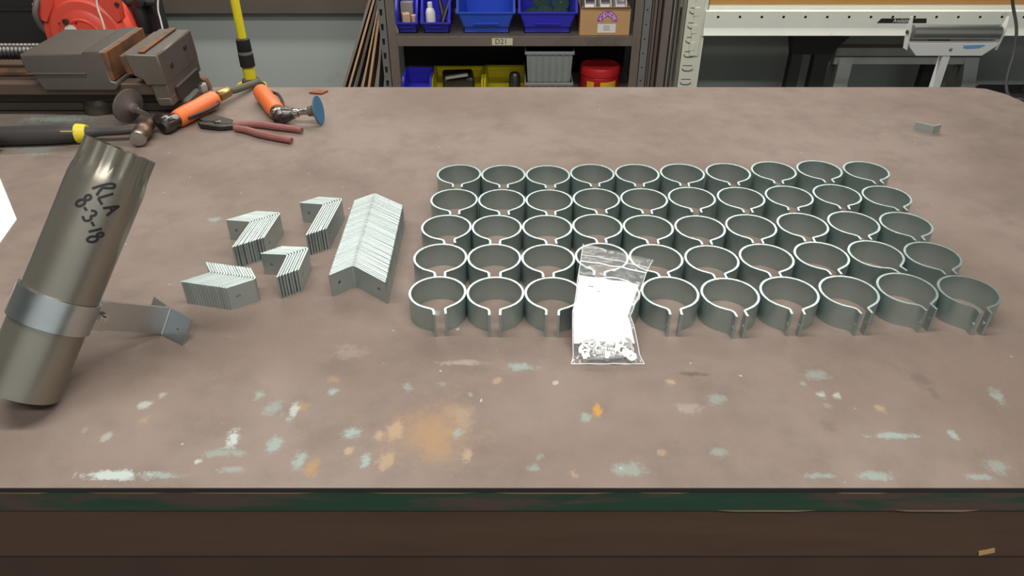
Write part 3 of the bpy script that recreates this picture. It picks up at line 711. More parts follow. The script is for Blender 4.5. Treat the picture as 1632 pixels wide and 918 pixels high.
# blue cap at the bench's end, by the hammer
q = onz(0, 244)
m_bluec = mat('blue_plastic', lin(44, 52, 190), 0.4, var=0.08)
c_ = thing('blue_bottle', 'blue plastic bottle lying on its side below the hammer handle', 'bottle', (q.x - .017, q.y, TZ))
MB().lathe([(0, -.10), (.02, -.10), (.022, -.095), (.022, -.02), (.014, -.004), (.009, 0)], 18, frame((0, 0, .0225), (1, 0.1, 0))).build('body', m_bluec, c_)
MB().lathe([(.011, 0), (.011, .018), (.009, .020), (0, .020)], 14, frame((0, 0, .0225), (1, 0.1, 0))).build('cap', m_bluec, c_)

# ================================================================== VISE
m_vise = mat('worn_vise_iron', lin(94, 87, 79), 0.42, 0.35, var=0.16, scale=16, bump=0.1, col2=lin(86, 76, 68), thr=0.58)
m_rust = mat('rusty_jaw_steel', lin(126, 84, 56), 0.6, 0.4, var=0.25, scale=30, bump=0.15, col2=lin(84, 66, 54), thr=0.52)
m_dark = mat('dark_greasy_iron', lin(66, 60, 54), 0.5, 0.6, var=0.2, scale=20)
m_vgreen = mat('vise_base_iron', lin(86, 82, 74), 0.5, 0.6, var=0.2, scale=14, col2=lin(96, 84, 72), thr=0.55)
YF, YB = 1.60, 1.80
zt = ony(220, 86, YF).z - TZ; zl = ony(220, 137, YF).z - TZ
xa = ony(194, 82, YF).x; xb = ony(250, 88, YF).x
vz = thing('bench_vise', 'large worn iron bench vise with rusty jaws bolted to the bench', 'vise', (xb, YF, TZ))
def vp(x, y, z): return (x - xb, y - YF, z)
def vprism(prof, y0, y1, name, m_, bev=0.002): return MB().prism([vp(x, y0, z) for x, z in prof], (0, y1 - y0, 0), bev).build(name, m_, vz)
fj = vprism([(xa, zt), (xb, zt - .002), (xb + .003, zl + .03), (xb + .004, zl), (xa + .032, zl), (xa + .028, zl + .012), (xa + .010, zl + .022)], YF, YB, 'fixed_jaw', m_vise, .003)
vprism([(xb - .034, zl + .02), (xb + .003, zl + .02), (xb + .004, .048), (xb - .030, .048)], YF + .0025, YB - .002, 'web', m_vise, .002)
vprism([(xb - .030, .05), (xb + .0035, .05), (xb + .006, .031), (xb - .026, .031)], YF + .002, YF + .128, 'pillar', m_vise, .002)
MB().b2(vp(xa + .030, YF + .006, zt), vp(xa + .044, YB - .006, zt + .004), .001).build('top_ridge', m_rust, fj)
vprism([(xa - .012, zt - .006), (xa, zt - .006), (xa + .010, zl + .024), (xa - .004, zl + .024)], YF + .004, YB - .004, 'jaw_plate', m_rust, .001)
for yy, zz in ((YF + .05, zt - .035), (YF + .14, zt - .022)):
    MB().lathe([(.006, -.002), (.006, .004), (0, .004)], 10, frame(vp(xb + .0015, yy, zz - .004), (1, 0, .02))).build('socket_screw', m_dark, vz)
# moving jaw
xm0 = ony(31, 92, YF).x; xm1 = ony(160, 84, YF).x; zt2 = ony(100, 87, YF).z - TZ; zlo = ony(100, 145, YF).z - TZ; zst = ony(80, 117, YF).z - TZ
mj = vprism([(xm0, zt2), (xm1 - .042, zt2), (xm1 - .042, zt2 + .004), (xm1, zt2 + .006), (xm1 + .004, zlo + .022), (xm1 + .016, zlo + .018), (xm1 + .016, zlo + .006), (xm1 + .008, zlo), (xm0 + .028, zlo), (xm0 + .012, zst), (xm0 + .002, zst + .002)], YF, YB, 'moving_jaw', m_vise, .003)
MB().b2(vp(xm0 + .004, YF - .004, zst - .002), vp(xm1 - .045, YF + .01, zst + .002), .0012).build('ledge', m_vise, mj)
vprism([(xm1 - .001, zt2 + .004), (xm1 + .010, zt2 + .004), (xm1 + .012, zlo + .022), (xm1 + .003, zlo + .022)], YF + .002, YB - .002, 'jaw_plate', m_rust, .001)
# bed, ways and base
MB().b2(vp(-1.36, YF + .035, .028), vp(xb + .01, YB - .03, zlo - .001), .003).build('bed', m_dark, vz)
for y0 in (YF + .012, YB - .05):
    MB().b2(vp(-1.36, y0, zlo - .014 + .0), vp(xb - .004, y0 + .04, zlo + .002 + .010), .002).build('way', mat('brown_way_iron', lin(100, 82, 70), 0.5, 0.4, var=0.2, scale=14), vz)
bs = MB().prism([vp(-1.215, YF + .045, 0), vp(xb + .02, YF + .045, 0), vp(xb + .02, YF + .13, 0), vp(-1.215, YF + .13, 0)], (0, 0, .030), .006).build('base', m_vgreen, vz)
MB().lathe([(.034, 0), (.034, .022), (.026, .032), (.012, .034)], 20, Matrix.Translation(vp(-.955, YF + .055, 0))).build('base_lug', m_vgreen, vz)
MB().lathe([(.010, .030), (.010, .044), (0, .046)], 6, Matrix.Translation(vp(-.93, YF + .045, 0))).build('lug_bolt', m_dkmet, vz)
zs = ony(20, 82, 1.70).z - TZ
th_ = []
for k in range(60):
    th_.append((.0185 if k % 2 else .0155, -.0 + k * .0045))
MB().lathe(th_, 16, frame(vp(xm0 - .245, 1.70, zs), (1, 0, 0))).build('screw', m_dkmet, vz)
MB().tube([vp(-1.36, YF + .06, zs - .035), vp(xm0 + .02, YF + .06, zs - .035)], .010, 10).build('guide_rod', m_rust, vz)
# hold-down nut on its stud and washer
q = onz(322, 148)
nt_ = thing('hold_down_nut', 'large grey hex nut on a washer standing beside the vise', 'nut', (q.x, q.y, TZ))
MB().lathe([(.008, 0), (.026, 0), (.026, .004), (.008, .004), (.008, 0)], 20, cap=False).build('washer', m_dkmet, nt_)
MB().lathe([(.006, .004), (.0155, .004), (.0165, .006), (.0165, .020), (.0150, .0225), (.006, .0225), (.006, .004)], 6, cap=False).build('nut_body', m_scuff, nt_)
MB().lathe([(.0058, .001), (.0058, .027), (0, .0275)], 12).build('stud', m_dkmet, nt_)
q = onz(326, 147)
tag(MB().prism([(-.045, 0, 0), (.03, 0, 0), (.024, 0, .026), (.012, 0, .034), (-.045, 0, .034)], (0, .022, 0), .002, Matrix.Translation((q.x - .02, 1.79, TZ))).build('rusty_block', m_rust), 'rusty brown steel block standing on the bench behind the vise', 'steel block')

# ================================================================== BEHIND THE BENCH: LEFT
m_cab = mat('black_cabinet_paint', lin(38, 36, 34), 0.6, var=0.12, scale=8)
m_red = mat('red_reel_plastic', lin(226, 82, 64), 0.42, var=0.05, scale=20)
m_gcable = mat('grey_hose_rubber', lin(112, 108, 106), 0.5, var=0.08)
m_white = mat('white_cable', lin(235, 232, 226), 0.5, var=0.03)
CY = 2.55
cb = thing('steel_cabinet', 'black steel cabinet standing behind the vise', 'cabinet', (-1.9, CY + .3, 0))
MB().b2((-.87, -.28, .04), (.43, .28, 1.7), .004).build('body', m_cab, cb)
for sx in (-.86, -.215):
    d_ = MB().b2((sx, -.30, .08), (sx + .635, -.281, 1.66), .003).build('door', m_cab, cb)
    for zz in (.55, .905, 1.2):
        MB().b2((sx + .02, -.306, zz), (sx + .615, -.300, zz + .012), .001).build('pressed_rib', m_cab, d_)
MB().b2((-.82, -.24, 0), (.38, .24, .04)).build('plinth', m_cab, cb)
rc = ony(145, 54, 2.40)
rl = thing('hose_reel', 'round red hose reel on the black cabinet behind the vise', 'hose reel', rc)
R0 = (ony(213, 54, 2.40) - rc).length
RM = frame((0, 0, 0), (0, -1, 0), (1, 0, 0))
MB().lathe([(0, .05), (R0 * .34, .05), (R0 * .36, .045), (R0 * .52, .043), (R0 * .60, .034), (R0 * .78, .032), (R0 * .84, .024), (R0 * .97, .020), (R0, .010), (R0, -.05), (R0 * .95, -.06), (0, -.06)], 64, RM).build('cover', m_red, rl)
MB().lathe([(R0 * .36, .0455), (R0 * .38, .050), (R0 * .42, .050), (R0 * .44, .045)], 48, RM, cap=False).build('raised_ring', m_red, rl)
MB().lathe([(0, .0495), (.019, .0495), (.019, .053), (0, .053)], 24, RM @ Matrix.Translation((-.030, .022, 0))).build('centre_label', m_white, rl)
MB().lathe([(0, .049), (.0085, .049), (.0085, .060), (0, .060)], 14, RM @ Matrix.Translation((-.036, .052, 0))).build('knob', m_dkmet, rl)
for x_, z_ in ((-.060, .045), (-.008, .045)):
    MB().lathe([(0, .049), (.003, .049), (.003, .0515), (0, .0515)], 8, RM @ Matrix.Translation((x_, z_, 0))).build('screw', m_dkmet, rl)
for s in (-1, 1):
    ar = MB().prism([(s * R0 * .80, -.030, R0 * .30), (s * R0 * .93, -.030, R0 * .36), (s * R0 * .99, -.030, R0 * 1.15), (s * R0 * .40, -.030, R0 * 1.15), (s * R0 * .55, -.030, R0 * .66)], (0, .03, 0), .003).build('mounting_arm', m_red, rl)
    MB().lathe([(0, 0), (.007, 0), (.007, .006), (0, .006)], 10, frame((s * R0 * .93, -.030, R0 * .72), (0, -1, 0))).build('arm_bolt', m_dkmet if s > 0 else m_red, ar)
MB().b2((-R0 * .5, .058, -R0 * .4), (R0 * .5, CY - 2.40 - .006, R0 * 1.1), .003).build('wall_plate', m_cab, rl)
lp = [ony(78, 53, 2.40), ony(66, 42, 2.38), ony(57, 25, 2.36), ony(57, 10, 2.36), ony(64, -8, 2.38), ony(82, -22, 2.40)]
MB().tube(smooth_path([q - rc for q in lp], 6), .0085, 10).build('hose_loop', m_gcable, rl)
for pxs, yy, wds in (([(154, -30), (154, 0), (156, 14), (163, 33), (167, 50), (170, 75)], 2.26, 'thin white cable hanging in front of the red hose reel'),
                     ([(252, -40), (252, -10), (252, 15), (256, 32), (260, 50), (266, 80)], 2.20, 'thin white cable hanging behind the fixed vise jaw')):
    p = [ony(u, v, yy) for u, v in pxs]
    p = [Vector((p[0].x, yy, z_)) for z_ in (3.4, 2.6, 2.0, 1.6, 1.35, 1.22)] + [q for q in p if q.z < 1.12] + [Vector((p[-1].x, yy, .5)), Vector((p[-1].x - .01, yy - .01, .06)), Vector((p[-1].x - .06, yy - .02, .004))]
    o = MB().tube(smooth_path(p, 5), .0026, 6).build('white_cable', m_white); tag(o, wds, 'cable', 'white cables')
# dark fittings to the right of the reel
va = thing('air_valve_manifold', 'black air valve and hose fittings beside the red hose reel', 'valve', ony(226, 30, 2.46))
MB().lathe([(.018, -.04), (.022, -.02), (.022, .04), (.014, .06)], 14).build('filter_bowl', m_blk, va)
MB().tube([(-.03, 0, .05), (.06, 0, .05)], .012, 10).build('pipe', m_blk, va)
MB().tube([(.05, 0, .05), (.055, 0, .0), (.03, .01, -.08), (.035, .02, -.3)], .010, 8).build('hose', m_blk, va)
MB().lathe([(.012, 0), (.016, .004), (.016, .016), (0, .018)], 12, frame((.02, -.015, .06), (0, -1, 0))).build('knob', m_dkmet, va)
MB().b2((-.02, .015, -.05), (.04, CY - 2.46, .06)).build('bracket', m_blk, va)

# yellow telescopic support pole
m_ypole = mat('yellow_pole_paint', lin(222, 204, 40), 0.4, var=0.08, scale=20)
PY = 2.20
px_ = ony(390, 80, PY).x
po = thing('support_pole', 'yellow telescopic pole with black grips standing behind the bench', 'pole', (px_, PY, 0))
z1 = ony(390, 62, PY).z; z2 = ony(398, 105, PY).z; z3 = ony(400, 124, PY).z
MB().tube([(0, 0, z2), (0, 0, 2.6)], .0125, 16).build('inner_tube', m_ypole, po)
MB().tube([(0, 0, .03), (0, 0, z2)], .0175, 16).build('outer_tube', m_ypole, po)
zm = (z1 + z2) / 2
MB().lathe([(.0165, z2 - .002), (.0215, z2), (.0215, zm - .004), (.018, zm), (.0205, zm + .004), (.0195, z1), (.0135, z1 + .003)], 18).build('black_grip', m_blk, po)
MB().lathe([(.0182, zm - .003), (.0208, zm - .003), (.0208, zm + .005), (.0182, zm + .005)], 18, cap=False).build('grip_band', m_gcable, po)
MB().lathe([(.019, z3 - .02), (.026, z3 - .016), (.026, z3 - .004), (.019, z3)], 18, cap=False).build('collar', mat('brown_collar', lin(84, 66, 44), .6), po)
for s in (-1, 1):
    MB().prism([(s * .022, -.012, z3 - .01), (s * .042, -.012, z3 - .018), (s * .046, -.012, z3 - .07), (s * .026, -.012, z3 - .07)], (0, .024, 0), .002).build('clamp_wing', m_ypole, po)
MB().lathe([(.05, 0), (.05, .01), (.02, .03)], 20).build('foot', m_blk, po)

# boards and sheets leaning against the wall left of the shelf
m_ply = mat('plywood_edge', lin(158, 128, 96), 0.7, var=0.15, scale=20, stretch=(6, 1, .3))
m_dboard = mat('dark_stained_board', lin(74, 64, 56), 0.75, var=0.2, scale=10, stretch=(1, 1, .2))
m_gboard = mat('weathered_grey_board', lin(108, 98, 90), 0.75, var=0.2, scale=12, stretch=(1, 1, .2), col2=lin(60, 54, 48), thr=.62)
def leaner(u0, v0, u1, v1, y0, y1, wid, dep, m_, label, name='leaning_board'):
    """board seen edge on: the line of its front edge from low (u0, v0) to high (u1, v1)"""
    a = ony(u0, v0, y0); b = ony(u1, v1, y1); d = (b - a).normalized(); foot = a - d * (a.z / d.z); top = a + d * ((0.90 - a.z) / d.z)
    w_ = Vector((wid, 0, 0)); p_ = Vector((0, dep, 0))
    foot.z = 0.002
    o = MB().hull([foot, foot + w_, foot + p_, foot + w_ + p_, top, top + w_, top + p_, top + w_ + p_]).build(name, m_, smooth=False)
    tag(o, label, 'board', 'boards leaning beside the shelf'); return o
for u0, u1, w_, m_, lb in ((546, 583, .010, m_gboard, 'grey scorched board leaning on the wall, outermost beside the shelf'), (555, 590, .008, m_ply, 'thin pale plywood strip leaning between grey and dark boards'),
        (565, 596, .010, m_dboard, 'dark stained board leaning between two pale plywood strips'), (577, 601, .006, m_ply, 'narrowest pale panel leaning beside the thick plywood edge'),
        (586, 604, .009, m_ply, 'thick bare plywood sheet leaning beside the steel shelf upright'), (600, 609, .008, m_gboard, 'grey mottled board leaning tight against the shelf upright')):
    leaner(u0, 138, u1, 14, 2.72, 2.85, w_, .16, m_, lb)

# ================================================================== STEEL SHELVING
m_shelf = mat('grey_brown_shelf_paint', lin(128, 116, 106), 0.5, 0.3, var=0.1, scale=10, col2=lin(112, 98, 88), thr=.6)
m_upr = mat('grey_upright_paint', lin(136, 136, 132), 0.45, 0.4, var=0.1, scale=12)
m_hole = mat('dark_slot', lin(12, 11, 10), 0.9, var=0.02)
SY = 2.70; SX0, SX1 = -0.472, 0.49; SD = 0.40
z_sh = ony(816, 58, SY).z; z_lo = ony(816, 157, SY).z
sv = thing('steel_shelving', 'grey steel shelving unit with slotted uprights behind the bench', 'shelving', (0, SY, 0))
def upright(x, dx, y, dy, nm='upright'):
    """slotted angle post: front flange across x, side flange running back"""
    u = MB(); t = .003
    u.b2((x, y - SY, 0), (x + dx, y - SY + dy * t, 1.8)); u.b2((x + dx - (t if dx > 0 else -t), y - SY, 0), (x + dx, y - SY + dy * .045, 1.8))
    o = u.build(nm, m_upr, sv, smooth=False)
    return o
left = upright(SX0, .028, SY, 1)
MB().b2((SX0 + .028, -.001, 0), (SX0 + .058, .003, 1.8)).build('upright_flange', m_shelf, left, smooth=False)
z0 = ony(616, 138, SY).z - .1; k = 0
z = z0
while z < 1.3:
    MB().prism([(SX0 + .007, -.0006, z), (SX0 + .014, -.0006, z), (SX0 + .016, -.0006, z + .022), (SX0 + .005, -.0006, z + .022)], (0, .001, 0)).build('slot', m_hole, left, smooth=False)
    MB().lathe([(.0028, 0), (.0028, .0008)], 8, frame((SX0 + .044, -.0008, z + .008), (0, 1, 0))).build('hole', m_hole, left)
    z += .0508
rgt = upright(SX1, -.028, SY, 1); MB().b2((SX1 - .058, -.001, 0), (SX1 - .028, .003, 1.8)).build('upright_flange', m_shelf, rgt, smooth=False)
z = z0
while z < 1.3:
    MB().lathe([(.0028, 0), (.0028, .0008)], 8, frame((SX1 - .014, -.0008, z + .02), (0, 1, 0))).build('hole', m_hole, rgt); z += .0508
upright(SX0, .028, SY + SD, -1); upright(SX1, -.028, SY + SD, -1)
for zz in (z_sh, z_lo, z_sh + .52, 0.15):
    f_ = MB().b2((SX0 + .03, .002, zz - .003), (SX1 - .03, SD - .004, zz)).build('shelf', m_shelf, sv, smooth=False)
    MB().b2((SX0 + .058, .001, zz - .035), (SX1 - .03, .003, zz - .0005), .0005).build('shelf_lip', m_shelf, f_, smooth=False)
    MB().b2((SX0 + .03, SD - .005, zz - .035), (SX1 - .03, SD - .003, zz - .0005)).build('shelf_lip', m_shelf, f_, smooth=False)
MB().b2((SX0 + .02, SD - .002, .1), (SX1 - .02, SD - .0005, 1.8)).build('back_panel', m_cab, sv, smooth=False)
m_lab = mat('cream_label', lin(214, 208, 176), 0.7, var=0.06)
a = ony(784, 61, SY); b = ony(817, 72, SY)
lb_ = MB().b2((a.x, -.0006, b.z), (b.x, .0008, a.z)).build('shelf_label', m_lab, sv, smooth=False)
text_mesh('D21', .026, Matrix.Translation(((a.x + b.x) / 2 - .004, -.0009, (a.z + b.z) / 2)) @ Matrix.Rotation(PI / 2, 4, 'X')).build('label_lettering', m_ink, lb_, smooth=False)

# ------------------------------------------------------------------ bins
def bin_(label, cx, y, z, w, h, ln, m_, front=.45, group='plastic stacking bins on the shelf', taper=.04):
    """hopper-front stacking bin: low front panel over a recessed foot, sloped side edges"""
    b = thing('stacking_bin', label, 'bin', (cx, y, z), group=group)
    t = .003; hw = w / 2; fz = h * front
    side = [(.024, 0), (.024, h * .14), (.006, h * .17), (-.012, fz), (ln * .26, h), (ln, h), (ln, 0)]
    for s in (-1, 1):
        MB().prism([(s * (hw - (taper * w if yz[1] < h * .2 else 0)), yz[0], yz[1]) for yz in side], (-s * t, 0, 0)).build('side_wall', m_, b, smooth=False)
    fp = [(-hw + taper * w, .006, h * .17), (hw - taper * w, .006, h * .17), (hw, -.012, fz), (-hw, -.012, fz)]
    fr = MB().prism(fp, (0, t, 0)).build('front_panel', m_, b, smooth=False)
    MB().b2((-w * .23, -.0055, h * .215), (w * .23, .003, h * .235)).build('card_ledge', m_, fr, smooth=False)
    MB().b2((-hw + taper * w, .024, 0), (hw - taper * w, .024 + t, h * .17)).build('foot_panel', m_, b, smooth=False)
    MB().b2((-hw + taper * w, .007, h * .155), (hw - taper * w, .028, h * .17)).build('foot_ledge', m_, b, smooth=False)
    MB().b2((-hw + taper * w, .024, 0), (hw - taper * w, ln, t)).build('floor_panel', m_, b, smooth=False)
    bk = MB().b2((-hw, ln - t, 0), (hw, ln, h)).build('back_wall', m_, b, smooth=False)
    MB().b2((-hw + t, ln - t - .004, h * .62), (hw - t, ln - t, h * .66)).build('back_rib', m_, bk, smooth=False)
    rim = MB()
    for s in (-1, 1):
        rim.prism([(s * hw, -.014, fz - .004), (s * hw, -.014, fz + .002), (s * hw, ln * .26, h + .002), (s * hw, ln, h + .002), (s * hw, ln, h - .006), (s * hw, ln * .26, h - .006)], (s * .005, 0, 0))
    rim.b2((-hw, -.016, fz - .003), (hw, -.010, fz + .002))
    rim.build('rim', m_, b, smooth=False)
    return b
m_binb = mat('blue_bin_plastic', lin(56, 92, 212), 0.38, var=0.05)
m_binb2 = mat('royal_blue_bin_plastic', lin(60, 58, 204), 0.38, var=0.05)
m_biny = mat('yellow_bin_plastic', lin(196, 182, 24), 0.42, var=0.06)
def fit(u0, u1, y, v=40): return (ony(u0, v, y).x + ony(u1, v, y).x) / 2, ony(u1, v, y).x - ony(u0, v, y).x
BYF = SY + .02
for (u0, u1, h_, fr_, m_, wd, tp) in ((632, 664, .125, .36, m_binb2, 'narrow blue bin of small blocks next to the slotted upright', .03), (673, 716, .125, .36, m_binb2, 'narrow blue bin holding a white bottle', .03),
                                  (730, 819, .175, .46, m_binb, 'wide empty bright blue bin on the upper shelf', .085), (828, 918, .175, .46, m_binb2, 'wide royal blue bin of dark green discs', .085)):
    cx, w_ = fit(u0, u1, BYF, 40 if wd.startswith('n') else 25)
    bin_(wd + ' on the shelf' if 'shelf' not in wd else wd, cx, BYF, z_sh, w_, h_, .28, m_, fr_, taper=tp)
cx1, _ = fit(632, 664, BYF); cx2, _ = fit(673, 716, BYF, 40); cx4, _ = fit(828, 918, BYF, 25)
m_wood = mat('pale_wood_block', lin(214, 178, 140), 0.7, var=0.08); m_cart = mat('grey_carton', lin(150, 144, 136), 0.7, var=0.06)
def small(name, mb, m_, label, cat, loc, rot=(0, 0, 0), group='small parts in the blue bins'):
    o = mb.build(name, m_); o.location = loc; o.rotation_euler = rot; return tag(o, label, cat, group)
zb = z_sh + .003
small('wood_block', MB().box((0, 0, .030), (.028, .03, .06), .002), m_wood, 'square pale wood block in the narrow bin by the upright', 'block', (cx1 - .008, BYF + .055, zb), (0, 0, .3))
small('wood_dowel', MB().lathe([(0, 0), (.013, 0), (.013, .05), (0, .05)], 14), m_wood, 'round pale wood dowel in the narrow bin by the upright', 'dowel', (cx1 + .022, BYF + .065, zb))
small('small_carton', MB().box((0, 0, .045), (.045, .03, .09), .001), m_cart, 'upright grey carton in the narrow bin by the upright', 'carton', (cx1 - .006, BYF + .095, zb))
bt = thing('white_bottle', 'white oval bottle standing in a narrow blue bin', 'bottle', (cx2 - .022, BYF + .05, zb), group='small parts in the blue bins')
MB().lathe([(0, 0), (.017, 0), (.018, .004), (.018, .062), (.013, .076), (.008, .080), (.008, .084)], 18).build('body', m_white, bt)
MB().lathe([(.009, .082), (.009, .098), (0, .099)], 14).build('cap', m_white, bt)
for i, (dx, dy, rx) in enumerate(((.012, .06, .35), (.028, .07, -.2), (.004, .09, .5))):
    small('steel_tube', MB().lathe([(0, 0), (.008, 0), (.008, .11), (0, .11)], 10), m_dkmet, 'dark metal rod leaning in the bin beside the white bottle', 'rod', (cx2 + dx, BYF + dy, zb + .004), (-.3, rx, 0))
m_dgreen = mat('dark_green_scrub', lin(34, 62, 62), 0.8, var=0.2, scale=60, bump=.2)
for i, (dx, dy, dz, rx) in enumerate(((-.055, .09, .038, .9), (-.01, .06, .052, .95), (.045, .06, .048, .9), (.05, .12, .075, .8), (-.02, .13, .078, .7))):
    g_ = thing('scrub_disc', 'dark green abrasive disc heaped in the wide royal blue bin', 'disc', (cx4 + dx, BYF + dy, zb + dz), group='dark green discs in the wide bin')
    g_.rotation_euler = (rx, .2 * (i - 2), 0)
    MB().lathe([(.004, -.006), (.032, -.006), (.036, 0), (.032, .007), (.012, .009)], 22).build('pad', m_dgreen, g_)
    MB().lathe([(0, .008), (.006, .008), (.005, .012), (0, .012)], 6).build('centre_nut', m_brass, g_)
tag(MB().box((0, 0, 0), (.11, .002, .05), 0, Matrix.Translation((cx4 - .005, BYF + .185, z_sh + .165)) @ Matrix.Rotation(.25, 4, 'X')).build('white_card', m_paper), 'white card tucked behind the green discs in the wide bin', 'card')

# cardboard box with purple print
m_card = mat('corrugated_cardboard', lin(198, 156, 108), 0.75, var=0.07, scale=16, bump=.05)
m_purp = mat('purple_print', lin(166, 66, 176), 0.6, var=0.04)
a = ony(923, 62, SY + .015); b = ony(1006, 14, SY + .015); bw = b.x - a.x; bh = (b.z - z_sh) * 1.0
bx = thing('cardboard_box', 'open cardboard box with purple arch print holding white reels', 'box', ((a.x + b.x) / 2, SY + .015, z_sh))
t = .003
MB().b2((-bw / 2, 0, 0), (bw / 2, t, bh), .0008).build('front_panel', m_card, bx)
MB().b2((-bw / 2, .20, 0), (bw / 2, .20 + t, bh), .0008).build('back_panel', m_card, bx)
for s in (-1, 1): MB().b2((s * bw / 2, t, 0), (s * (bw / 2 - t), .20, bh), .0008).build('side_panel', m_card, bx)
MB().b2((-bw / 2 + t, t, 0), (bw / 2 - t, .20, t)).build('base_panel', m_card, bx)
MB().prism([(-bw / 2, .001, bh), (bw / 2, .001, bh), (bw / 2 - .01, -.016, bh + .010), (-bw / 2 + .006, -.010, bh + .006)], (0, .002, .001)).build('top_flap', m_card, bx, smooth=False)
rc_ = bw * .205; ccx = bw * .045; ccz = bh * .52
arc = MB(); vs = []; fs = []
for k in range(25):
    t_ = PI * k / 24
    for r_ in (rc_, rc_ * .45):
        for yy in (-.0006, .0004): vs.append((ccx + r_ * math.cos(t_), yy, ccz + r_ * math.sin(t_)))
for k in range(24):
    q = 4 * k; fs += [(q, q + 4, q + 6, q + 2), (q + 1, q + 3, q + 7, q + 5), (q, q + 1, q + 5, q + 4), (q + 2, q + 6, q + 7, q + 3)]
arch = MB().add(vs, fs).build('purple_arch', m_purp, bx, smooth=False)
word = 'ACID\u00b7CORE'; lt = MB()
for k, ch in enumerate(word):
    t_ = math.radians(160 - 17.5 * k); rr = rc_ * .70
    M_ = Matrix.Translation((ccx + rr * math.cos(t_), -.0009, ccz + rr * math.sin(t_))) @ Matrix.Rotation(-(t_ - PI / 2), 4, 'Y') @ Matrix.Rotation(PI / 2, 4, 'X')
    g_ = text_mesh(ch, rc_ * .52, M_); lt.add(g_.v, g_.f)
lt.build('arch_lettering', m_white, arch, smooth=False)
wl = MB().b2((ccx - rc_ * .92, -.0006, ccz - rc_ * 1.05), (ccx + rc_ * .86, .0004, ccz - rc_ * .22)).build('white_label', m_white, bx, smooth=False)
for k in range(3): MB().b2((ccx - rc_ * .35, -.0009, ccz - rc_ * (.45 + .18 * k)), (ccx + rc_ * .30, -.0004, ccz - rc_ * (.40 + .18 * k))).build('label_line', m_gcable, wl, smooth=False)
for i, dx in enumerate((-.055, .0, .055)):
    s_ = thing('white_reel', 'white plastic reel standing in the cardboard box', 'reel', ((a.x + b.x) / 2 + dx, SY + .10, z_sh + .07), group='white reels in the cardboard box')
    M_ = frame((0, 0, 0), (1, .05, 0))
    for zz in (-.020, .017): MB().lathe([(.012, zz), (.062, zz), (.062, zz + .003), (.012, zz + .003)], 28, M_).build('flange', m_white, s_)
    MB().lathe([(.045, -.017), (.045, .017)], 24, M_, cap=False).build('wire', mat('grey_solder_wire', lin(150, 148, 150), .35, .9), s_)
    MB().lathe([(.012, -.022), (.012, .022)], 16, M_).build('core', m_white, s_)

# lower shelf: bins, tote, can
LY = SY + .02
cx, w_ = fit(641, 684, LY, 125); bin_('small blue bin on the lower shelf beside the yellow bins', cx, LY, z_lo, w_, ony(663, 108, LY + .15).z - z_lo, .16, m_binb2, .30, 'bins on the lower shelf', .03)
cx, w_ = fit(686, 768, LY, 125); bin_('yellow bin of metal parts between blue bin and other yellow bin', cx, LY, z_lo, w_ * .98, ony(720, 107, LY + .2).z - z_lo, .22, m_biny, .28, 'bins on the lower shelf', .03)
small('steel_bar', MB().box((0, 0, 0), (.085, .02, .008), .001), m_scuff, 'bright flat steel bar lying in the yellow bin by the blue bin', 'bar', (cx + .0, LY + .03, z_lo + .068), (0, -.12, .1), 'parts in the yellow bins')
small('steel_part', MB().box((0, 0, 0), (.12, .12, .05), .008), m_dkmet, 'dark metal block in the yellow bin by the blue bin', 'block', (cx, LY + .10, z_lo + .030), (0, 0, .1), 'parts in the yellow bins')
cx, w_ = fit(771, 840, LY, 125); bin_('yellow bin of metal parts next to the grey tote', cx, LY + .002, z_lo, w_ * .96, ony(800, 106, LY + .2).z - z_lo, .22, m_biny, .28, 'bins on the lower shelf', .03)
small('steel_elbow', MB().lathe([(.0, 0), (.022, 0), (.022, .06), (.016, .072), (0, .074)], 16), m_dkmet, 'round dark metal cap in the yellow bin next to the grey tote', 'cap', (cx + .035, LY + .05, z_lo + .0035), (0, 0, 0), 'parts in the yellow bins')
m_tote = mat('grey_tote_plastic', lin(140, 144, 140), 0.55, var=0.05)
a = ony(836, 133, LY); b = ony(916, 82, LY); tw = b.x - a.x - .012; zr = a.z
def tote(label, z, h, nr):
    t_ = thing('ribbed_tote', label, 'tote', ((a.x + b.x) / 2, LY, z), group='grey totes stacked on the lower shelf')
    body = MB().prism([(-tw / 2 + .006, .004, .0), (tw / 2 - .006, .004, .0), (tw / 2, .0, h), (-tw / 2, .0, h)], (0, .25, 0)).build('body', m_tote, t_, smooth=False)
    for k in range(nr):
        x = -tw / 2 + .012 + k * (tw - .024) / (nr - 1)
        MB().b2((x - .0022, -.004, .006), (x + .0022, .004, h - .01), .0006).build('rib', m_tote, body, smooth=False)
    MB().b2((-tw / 2 - .006, -.006, h - .012), (tw / 2 + .006, .256, h), .002).build('rim', m_tote, t_)
    return t_
tote('grey ribbed plastic tote, lower of two stacked beside the red can', z_lo, zr - z_lo + .004, 7)
tote('grey ribbed plastic tote, upper of two stacked beside the red can', zr + .004, b.z - zr - .004, 7)
m_redc = mat('red_can_paint', lin(186, 34, 38), 0.4, var=0.06)
a = ony(926, 120, LY + .06); b = ony(988, 120, LY + .06); cr = (b.x - a.x) / 2; zc = ony(957, 106, LY + .06).z
cn = thing('red_can', 'red canister with yellow label on the lower shelf', 'canister', ((a.x + b.x) / 2, LY + .09, z_lo))
hh = zc - z_lo
MB().lathe([(0, 0), (cr * .96, 0), (cr, .006), (cr, hh * .62), (cr * .97, hh * .65)], 36).build('body', m_redc, cn)
MB().lathe([(cr * .97, hh * .65), (cr * 1.03, hh * .67), (cr * 1.03, hh * .92), (cr * .98, hh), (cr * .86, hh), (cr * .82, hh * .97), (0, hh * .97)], 36).build('lid', m_redc, cn)
m_yl = mat('yellow_can_label', lin(220, 182, 40), 0.5, var=0.08)
